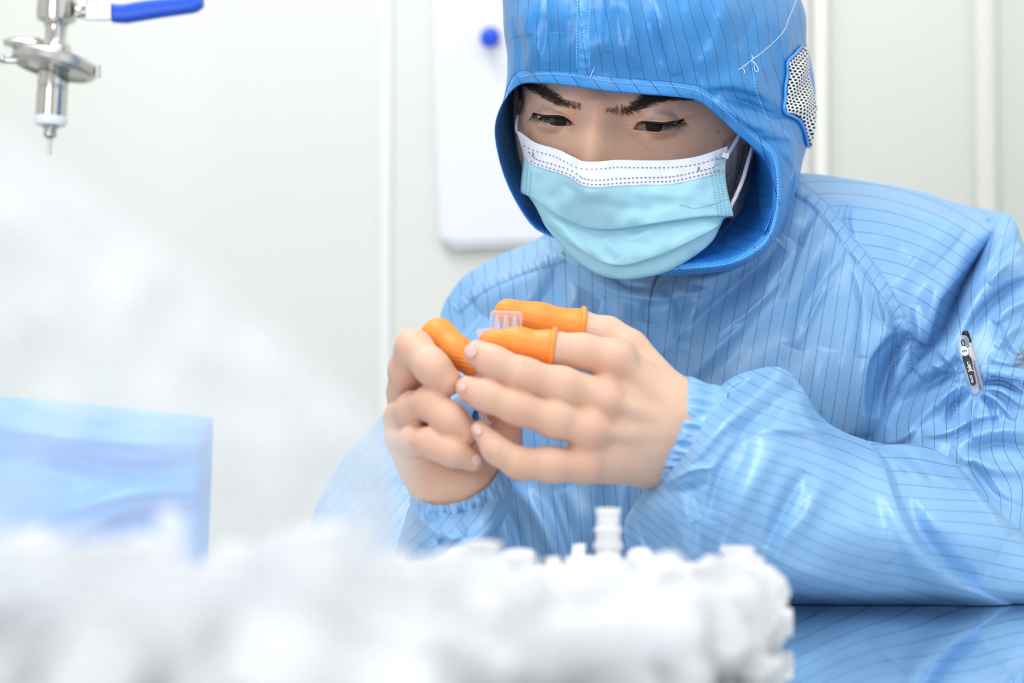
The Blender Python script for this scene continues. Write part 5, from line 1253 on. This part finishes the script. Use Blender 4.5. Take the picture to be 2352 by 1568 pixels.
# ------------------------------------------------------------------ the clear plastic fitting held between the hands
D0 = 1.131; s1 = D0/FPX
fit = empty('plastic_fitting', PV(1120, 860, D0), 'translucent plastic fitting with comb-like top, held between both hands', 'fitting')
def wedge_plate(name, pts, d0, d1, m, parent, smooth=False, bev=0):
    """flat outline in picture terms at its own distance, real thickness d1-d0"""
    a = [P(x, y, d0) for x, y in pts]; b = [P(x, y, d1) for x, y in pts]; n = len(pts)
    F = [tuple(range(n))[::-1], tuple(range(n, 2*n))]+[(i, (i+1) % n, (i+1) % n+n, i+n) for i in range(n)]
    o = mk(name, a+b, F, m, parent, smooth=smooth)
    if bev: q = o.modifiers.new('b', 'BEVEL'); q.width = bev; q.segments = 2; q.limit_method = 'ANGLE'
    return o
def rrect(cx, cy, w, h, r, ang=0, n=5):
    pts = []
    for ax_, ay_, a0 in ((w-r, h-r, 0), (-w+r, h-r, 90), (-w+r, -h+r, 180), (w-r, -h+r, 270)):
        for k in range(n):
            a = math.radians(a0+90*k/(n-1)); pts.append((ax_+r*math.cos(a), ay_+r*math.sin(a)))
    ca, sa = math.cos(math.radians(ang)), math.sin(math.radians(ang))
    return [(cx+x*ca-y*sa, cy+x*sa+y*ca) for x, y in pts]
wedge_plate('comb_wall', rrect(1162, 742, 37, 28, 9, 2), 1.126, 1.1268, M['clearer'], fit)
wedge_plate('comb_wall', rrect(1162, 742, 37, 28, 9, 2), 1.135, 1.1358, M['clearer'], fit)
ring = rrect(1162, 742, 37, 28, 9, 2)
V = []; 
for x, y in ring: V += [P(x, y, 1.126), P(x, y, 1.136), P(1162+(x-1162)*.9, 742+(y-742)*.88, 1.136), P(1162+(x-1162)*.9, 742+(y-742)*.88, 1.126)]
mk('comb_rim', V, gfaces(len(ring), 4, cu=True, cv=True), M['clear'], fit, smooth=False)
for x in (1142, 1162, 1182):
    MB().lathe([(2.1e-3, 0), (1.9e-3, .003), (1.2e-3, .0075), (1.0e-3, .0078), (.7e-3, .0105), (.3e-3, .0112)], P(x, 768, 1.131), n=14).build('spike', M['clear'], fit, auto=40)
wedge_plate('wing', rrect(1122, 762, 27, 9, 4, -8), 1.124, 1.138, M['clear'], fit, bev=.0004)
RZ = (PV(1160, 760, D0)-PV(1108, 900, D0)).normalized().to_track_quat('Z', 'Y').to_matrix()
MB().lathe([(.004, 0), (.0075, .001), (.0078, .004), (.006, .005), (.006, .010), (.0085, .011), (.0085, .014), (.0055, .016), (.0055, .026), (.008, .028), (.008, .034)], PV(1100, 900, D0+.004), RZ, n=28, lobes=10, amp=.03).build('fitting_body', M['clear'], fit, auto=35)
RZ2 = (PV(1098, 880, D0)-PV(1112, 985, D0)).normalized().to_track_quat('Z', 'Y').to_matrix()
MB().lathe([(.0022, 0), (.0042, .0004), (.0042, .0022), (.0024, .003), (.0022, .009), (.005, .010), (.005, .0125), (.0075, .0135), (.008, .022)], PV(1112, 978, D0-.002), RZ2, n=20).build('nozzle', M['clear'], fit, auto=35)
wedge_plate('tab', rrect(1064, 925, 22, 9, 4, 20), 1.124, 1.128, M['clear'], fit, bev=.0004)

# ------------------------------------------------------------------ pen in the sleeve pocket
h0, n0 = hit(UB, 2226, 842, .0); h0 = h0+(CAMP-h0).normalized()*.0035
sp_ = h0.y/FPX
pen = empty('pen', h0, 'clear gel pen with black label and clip, in the sleeve pocket', 'pen')
axd = (PV(2247, 908, h0.y)-PV(2212, 776, h0.y)).normalized(); axd = (axd+(CAMP-h0).normalized()*.16).normalized()
toc = (CAMP-h0).normalized(); zc = (toc-axd*toc.dot(axd)).normalized(); yc = zc.cross(axd).normalized()   # yc: to the picture's left when axd points down
if yc.x < 0: yc = -yc
RP = Matrix((axd, yc, zc)).transposed()
def PL(u, v, w): return h0+axd*(u*sp_)+yc*(v*sp_)+zc*w          # u down the pen, v to the right, both in photo pixels; w in metres
def plate(name, pts, w0, w1, m, parent, bev=0):
    a = [PL(u, v, w1) for u, v in pts]; b = [PL(u, v, w0) for u, v in pts]; n = len(pts)
    F = [tuple(range(n)), tuple(range(n, 2*n))[::-1]]+[(i, i+n, (i+1) % n+n, (i+1) % n) for i in range(n)]
    o = mk(name, a+b, F, m, parent, smooth=False)
    if bev: q = o.modifiers.new('b', 'BEVEL'); q.width = bev; q.segments = 3; q.limit_method = 'ANGLE'
    return o
RA = (axd).to_track_quat('Z', 'Y').to_matrix()
def barrel(name, prof, v, w, m, auto=35): return MB().lathe([(r*sp_, z*sp_) for r, z in prof], PL(0, v, w), RA, n=24).build(name, m, pen, auto=auto)
barrel('barrel', [(9, -40), (9.4, -36), (9.4, 40), (8, 60), (3, 72)], 11, .0042, M['clear'])
barrel('push_knob', [(2, -82), (7, -79), (9, -72), (9.2, -48), (9.2, -40), (5, -40)], 11, .0042, M['black'])
barrel('gold_band', [(9.9, -50), (9.9, -8), (9.5, -8)], 11.5, .0040, mat('band', (.75, .70, .66, 1), .25, metal=1))
barrel('refill', [(3.5, -38), (3.5, 60)], 11, .0042, M['black'])
co = [(-62, -9), (-68, -4), (-70, 3), (-67, 11), (-60, 15), (-20, 14), (10, 11), (45, 10), (62, 9), (68, 4), (69, -1), (66, -7), (60, -10), (40, -10), (0, -11), (-25, -13), (-50, -13)]
clip = plate('clip', co, .0065, .0092, M['clear'], pen, bev=.0007)
MB().tube([PL(-52+5*math.cos(a)*1.5, 1+3.2*math.sin(a), .0094) for a in np.linspace(0, 6.2832, 25)], .0004, 6).build('clip_hole_rim', M['black'], clip, smooth=True)
MB().tube([PL(58, 2, .004), PL(58, 2, .0095)], .0012, 10).build('clip_bead', M['clear'], clip, smooth=True)
bl_ = [(-24, -8), (-22, 6), (-12, 9.5), (-4, 9), (20, 7), (44, 6), (49, 2), (49, -3), (45, -7), (20, -7.5), (-2, -9), (-18, -10)]
plate('black_label', bl_, .0092, .0095, M['black'], clip, bev=0)
plate('white_spot', [(-33+10*math.cos(a)*1.15, -1+8.5*math.sin(a)) for a in np.linspace(0, 6.2832, 21)[:-1]], .0092, .0097, mat('label_white', (.85, .88, .93, 1), .5), clip)
def text(body_, u, v, size, m, bold=0):
    c = bpy.data.curves.new('lettering', 'FONT'); c.body = body_; c.size = size*sp_; c.extrude = .00006; c.align_x = 'CENTER'; c.align_y = 'CENTER'; c.offset = bold*sp_
    c.materials.append(m); o = bpy.data.objects.new('lettering', c); COL.objects.link(o)
    Mx = Matrix((-axd, -yc, zc)).transposed().to_4x4(); X = -axd; Y = -yc; Z = X.cross(Y)
    Mx = Matrix((X, Y, Z)).transposed().to_4x4(); Mx.translation = PL(u, v, .0099 if body_ == '5' else .0097)
    bpy.context.view_layer.update(); me = bpy.data.meshes.new_from_object(o); bpy.data.objects.remove(o)
    me.transform(Mx); me.materials.clear(); me.materials.append(m); q = bpy.data.objects.new('lettering', me); COL.objects.link(q); adopt(q, clip)
    return q
wh = mat('lettering_white', (.9, .9, .9, 1), .5)
text('Juice', 4, 0, 12.5, wh, .35); text('PILOT', 33, -1, 6.6, wh, .2); text('5', -33, -1, 14, M['black'], .2)

# ------------------------------------------------------------------ folded blue cloth behind the clear bag
KC = [
 [(-260, 900, 1.085), (-100, 905, 1.072), (100, 918, 1.066), (300, 938, 1.064), (440, 955, 1.066), (490, 962, 1.082)],
 [(-260, 980, 1.070), (-100, 985, 1.045), (100, 1000, 1.035), (300, 1015, 1.035), (445, 1030, 1.042), (488, 1035, 1.068)],
 [(-260, 1100, 1.065), (-100, 1105, 1.035), (100, 1115, 1.025), (300, 1125, 1.026), (440, 1130, 1.036), (484, 1130, 1.062)],
 [(-260, 1230, 1.060), (-100, 1235, 1.030), (100, 1240, 1.020), (300, 1240, 1.022), (435, 1240, 1.032), (480, 1240, 1.058)],
 [(-260, 1350, 1.058), (-100, 1350, 1.030), (100, 1350, 1.022), (300, 1350, 1.024), (430, 1350, 1.034), (476, 1345, 1.056)],
 [(-260, 1405, 1.065), (-100, 1408, 1.045), (100, 1410, 1.040), (300, 1410, 1.040), (430, 1408, 1.048), (474, 1402, 1.062)]]
M['cloth2'] = mat('blue_cloth', (.06, .34, .82, 1), .38)
kc, _ = pillow('folded_cloth', KC, 160, 120, .07, [([(-200, 940), (60, 990), (240, 1010), (480, 1020)], 18, 30, 9), ([(-200, 1060), (100, 1050), (300, 1080), (480, 1060)], 26, 20, -8), ([(60, 1210), (200, 1160), (340, 1130), (480, 1130)], 16, 26, 8),
  ([(150, 1260), (300, 1190), (480, 1170)], 18, 12, -8), ([(40, 930), (200, 960), (480, 985)], 8, 14, 5)], M['cloth2'], None, lambda x, y: (x*0+.0, y), wr=(.003, 200), seed=31)
kc['kind'] = 'thing'; tag(kc, 'folded blue cloth standing behind the clear bag at the left edge', 'cloth')

# ------------------------------------------------------------------ heap of white plastic parts
def fit_mesh(kind):
    b = MB(); X90 = Matrix.Rotation(math.pi/2, 3, 'Y'); Y90 = Matrix.Rotation(math.pi/2, 3, 'X')
    if kind == 0:      # nozzle with flange and thread
        b.lathe([(.0016, -.012), (.0040, -.012), (.0042, -.004), (.0055, -.0035), (.0055, -.002), (.0043, -.0015), (.0043, .002), (.0068, .0025), (.0068, .0045), (.0048, .005), (.0048, .012), (.0036, .012), (.0034, .002)], n=14)
    elif kind == 1:    # ribbed cap
        b.lathe([(.002, -.006), (.0082, -.006), (.0086, -.004), (.0084, .006), (.0070, .0062), (.0066, -.003), (.001, -.0032)], n=20, lobes=10, amp=.035)
        b.lathe([(.0028, -.0032), (.0026, .0085), (.0016, .0085), (.0014, -.0030)], n=10)
    elif kind == 2:    # tee
        b.lathe([(.0030, -.013), (.0044, -.013), (.0044, .013), (.0030, .013)], n=12)
        b.lathe([(.0030, .002), (.0042, .002), (.0042, .0115), (.0056, .0118), (.0056, .0135), (.0030, .0135)], R=X90, n=12)
        b.lathe([(.0044, -.0095), (.0062, -.0095), (.0062, -.0075), (.0044, -.0075)], n=12)
    else:              # winged clamp
        b.lathe([(.0026, -.009), (.0050, -.009), (.0056, -.007), (.0056, .007), (.0050, .009), (.0026, .009)], n=14)
        for a in (1, -1): b.box((a*.0085, 0, 0), (.008, .0014, .011)); b.box((a*.0120, 0, 0), (.0014, .0042, .011))
        b.box((0, .0058, 0), (.003, .003, .014))
    return b
KN = ['plastic_nozzle', 'ribbed_stopper', 'plastic_tee', 'winged_fitting']
DESC = ['white collared nozzle', 'white ribbed stopper', 'white tee piece', 'white winged fitting']
proto = {}
def piece(kind, loc, rot, label, group, cat='plastic part'):
    if kind not in proto:
        o = fit_mesh(kind).build(KN[kind], M['part'], auto=40); proto[kind] = o
    else:
        o = proto[kind].copy(); COL.objects.link(o)
    o.location = loc; o.rotation_euler = rot; o.scale = (1.45,)*3; tag(o, label, cat, group); return o
placed = []
def drop(x, y, r):
    z = r
    for (a, b_, c, q) in placed:
        dd = (x-a)**2+(y-b_)**2; rr = (r+q)**2
        if dd < rr: z = max(z, c+math.sqrt(rr-dd))
    return z
def zone(x, y):
    px = 1176+FPX*x/y; side = 'left end, ' if px < 1080 else 'middle, ' if px < 1450 else 'right end, '
    if y < .70 and px < 1000: side = 'before the blue cloth, ' if px < 450 else 'before the clear bag, '
    return side+('back crest: ' if y > .88 else 'mid depth: ' if y > .68 else 'front slope: ')
def heap(region, hfun, n, where, group, scale_r=.0098, tries=6):
    k = 0; miss = 0
    while k < n and miss < 900:
        best = None
        for _ in range(tries):
            x, y = region(); z = drop(x, y, scale_r)
            if best is None or z < best[2]: best = (x, y, z)
        x, y, z = best
        if z+scale_r > hfun(x, y): miss += 1; continue
        placed.append((x, y, z, scale_r)); kd = int(RNG.choice(4, p=[.3, .3, .2, .2])); k += 1
        piece(kd, (x, y, z), (RNG.rand()*6.28, RNG.rand()*6.28, RNG.rand()*6.28), DESC[kd]+', '+where+', '+zone(x, y)[:-2], group[kd]+', '+zone(x, y)[:-2])
    return k
def reg_r():
    y = .52+RNG.rand()**.8*.49; xl = -.105*y/.9; xr = (np.interp(y, [.5, .7, .85, 1], [1480, 1640, 1775, 1785])-1176)/FPX*y-.008
    return xl+RNG.rand()*(xr-xl), y
def h_r(x, y):
    px = 1176+FPX*x/y
    top = np.interp(px, [600, 930, 1010, 1060, 1110, 1180, 1255, 1300, 1400, 1470, 1560, 1640, 1700, 1760, 1800, 1820], [1262, 1262, 1275, 1252, 1248, 1268, 1285, 1266, 1262, 1272, 1270, 1280, 1275, 1300, 1340, 1375])
    zt = CAMZ-(top-1000)/FPX*y; return zt-.0045-.004*max(0, (.9-y)/.4)
GR = ['blurred '+w+' in the heap on the worktop' for w in ('nozzles', 'stoppers', 'tee pieces', 'winged pieces')]
nr_ = heap(reg_r, h_r, 290, 'in the heap below the hands', GR)
GLf = [w+' heaped against the clear bag' for w in ('nozzles', 'stoppers', 'tee pieces', 'winged pieces')]
def reg_l():
    y = .40+RNG.rand()*.28; xl = -.30*y; xr = (930-1176)/FPX*y-.004
    return xl+RNG.rand()*(xr-xl), y
def h_l(x, y):
    px = 1176+FPX*x/y
    top = np.interp(px, [-300, 0, 200, 400, 480, 620, 760, 900, 960], [1150, 1190, 1225, 1235, 1240, 1195, 1205, 1240, 1275])
    return CAMZ-(top-1000)/FPX*y-.006
nl_ = heap(reg_l, h_l, 260, 'in the heap', GLf)
print('HEAP', nr_, nl_)
# the two that stand up out of the heap
def on_heap(px, py_base, y):
    return P(px, py_base, y)
b = MB().lathe([(.0030, 0), (.0058, .0), (.0058, .006), (.0070, .0062), (.0070, .0085), (.0060, .009), (.0056, .0135), (.0068, .0142), (.0068, .0158), (.0054, .0165), (.0054, .0225), (.0060, .0228), (.0060, .0255), (.0040, .0256), (.0038, .002)], n=22)
up = b.build('plastic_nozzle', M['part'], auto=35); up.location = P(1397, 1288, .965); up.rotation_euler = (0, 0, 0)
tag(up, 'white plastic nozzle standing upright on top of the heap', 'plastic part')
b = MB().lathe([(.002, 0), (.0036, 0), (.0034, .018), (.0020, .020)], n=14).build('plastic_pin', M['part'], auto=35)
b.location = P(402, 1330, .56); b.rotation_euler = (.1, -.08, 0); tag(b, 'white upright pin sticking out of the nearest heap before the blue cloth', 'plastic part')
b = MB().lathe([(.001, 0), (.0016, 0), (.0013, .010), (.0008, .011)], n=10).build('plastic_pin', M['part'], auto=35)
b.location = P(1722, 1325, .93); b.rotation_euler = (0, .12, 0); tag(b, 'thin white pin sticking up at the right end of the heap', 'plastic part')

# ------------------------------------------------------------------ clear plastic bag in the foreground
BC = [
 [(-700, -160, .44), (-400, 40, .43), (-120, 215, .425), (60, 345, .42), (200, 440, .42), (360, 560, .42), (560, 715, .42), (760, 880, .42), (915, 1030, .425)],
 [(-700, 100, .43), (-400, 250, .415), (-160, 380, .405), (20, 470, .40), (160, 560, .40), (330, 660, .40), (530, 790, .402), (740, 930, .408), (922, 1070, .42)],
 [(-700, 400, .42), (-400, 500, .405), (-180, 590, .392), (-20, 650, .388), (130, 720, .388), (310, 800, .39), (510, 890, .394), (730, 1000, .402), (928, 1130, .42)],
 [(-700, 700, .42), (-400, 760, .40), (-200, 820, .385), (-40, 860, .38), (120, 900, .38), (300, 950, .383), (500, 1010, .388), (730, 1090, .398), (930, 1190, .42)],
 [(-700, 1000, .42), (-400, 1040, .40), (-200, 1070, .385), (-40, 1090, .38), (120, 1110, .38), (300, 1140, .383), (500, 1170, .388), (730, 1210, .398), (930, 1260, .42)],
 [(-700, 1400, .42), (-400, 1400, .40), (-200, 1400, .39), (-40, 1400, .385), (120, 1400, .385), (300, 1400, .388), (500, 1400, .393), (730, 1400, .40), (930, 1380, .42)]]
SB = [([(-300, 160), (0, 330), (150, 440), (330, 580), (520, 720)], 40, 30, 9, .2), ([(-100, 420), (60, 520), (200, 700)], 50, 70, 7), ([(0, 640), (120, 720), (170, 860)], 50, 40, 8), ([(0, 520), (150, 800), (300, 1000)], 60, 50, -8),
      ([(300, 640), (500, 820), (700, 960)], 50, 40, 6), ([(100, 900), (400, 950), (800, 1080)], 60, 50, 6), ([(480, 760), (560, 960), (600, 1200)], 60, 60, -6), ([(760, 960), (820, 1080), (800, 1240)], 40, 40, 6)]
g = grid2(np.array(BC, float), 150, 150); g = strokes(g, SB)
g[..., 2] += .0025*noise(g[..., 0], g[..., 1], 260, 41)
bagV = P3(g); bagV[..., 2] = np.maximum(bagV[..., 2], .001)
bag = empty('clear_bag', (bagV[75, 75, 0], .42, 0), 'large crumpled clear plastic bag, very blurred at the lower left', 'bag')
mk('film', bagV.reshape(-1, 3), gfaces(150, 150), M['film'], bag)['label'] = 'near film of the bag'
b2 = bagV.copy(); U, Vv = np.meshgrid(np.linspace(0, 1, 150), np.linspace(0, 1, 150), indexing='ij')
b2[..., 1] += .0008+.014*np.sqrt(np.clip(np.sin(math.pi*U)*np.sin(math.pi*Vv), 0, 1)); b2[..., 1] += .002*noise(g[..., 0], g[..., 1], 180, 47)
mk('film', b2.reshape(-1, 3), gfaces(150, 150, flip=True), M['film'], bag)['label'] = 'far film of the bag'
# thicker welded hem along the sloping edge
e_ = [Vector(bagV[1, j]) for j in range(30, 149, 3)]
MB().tube(e_, .0012, 6).build('welded_hem', M['film'], bag, smooth=True)
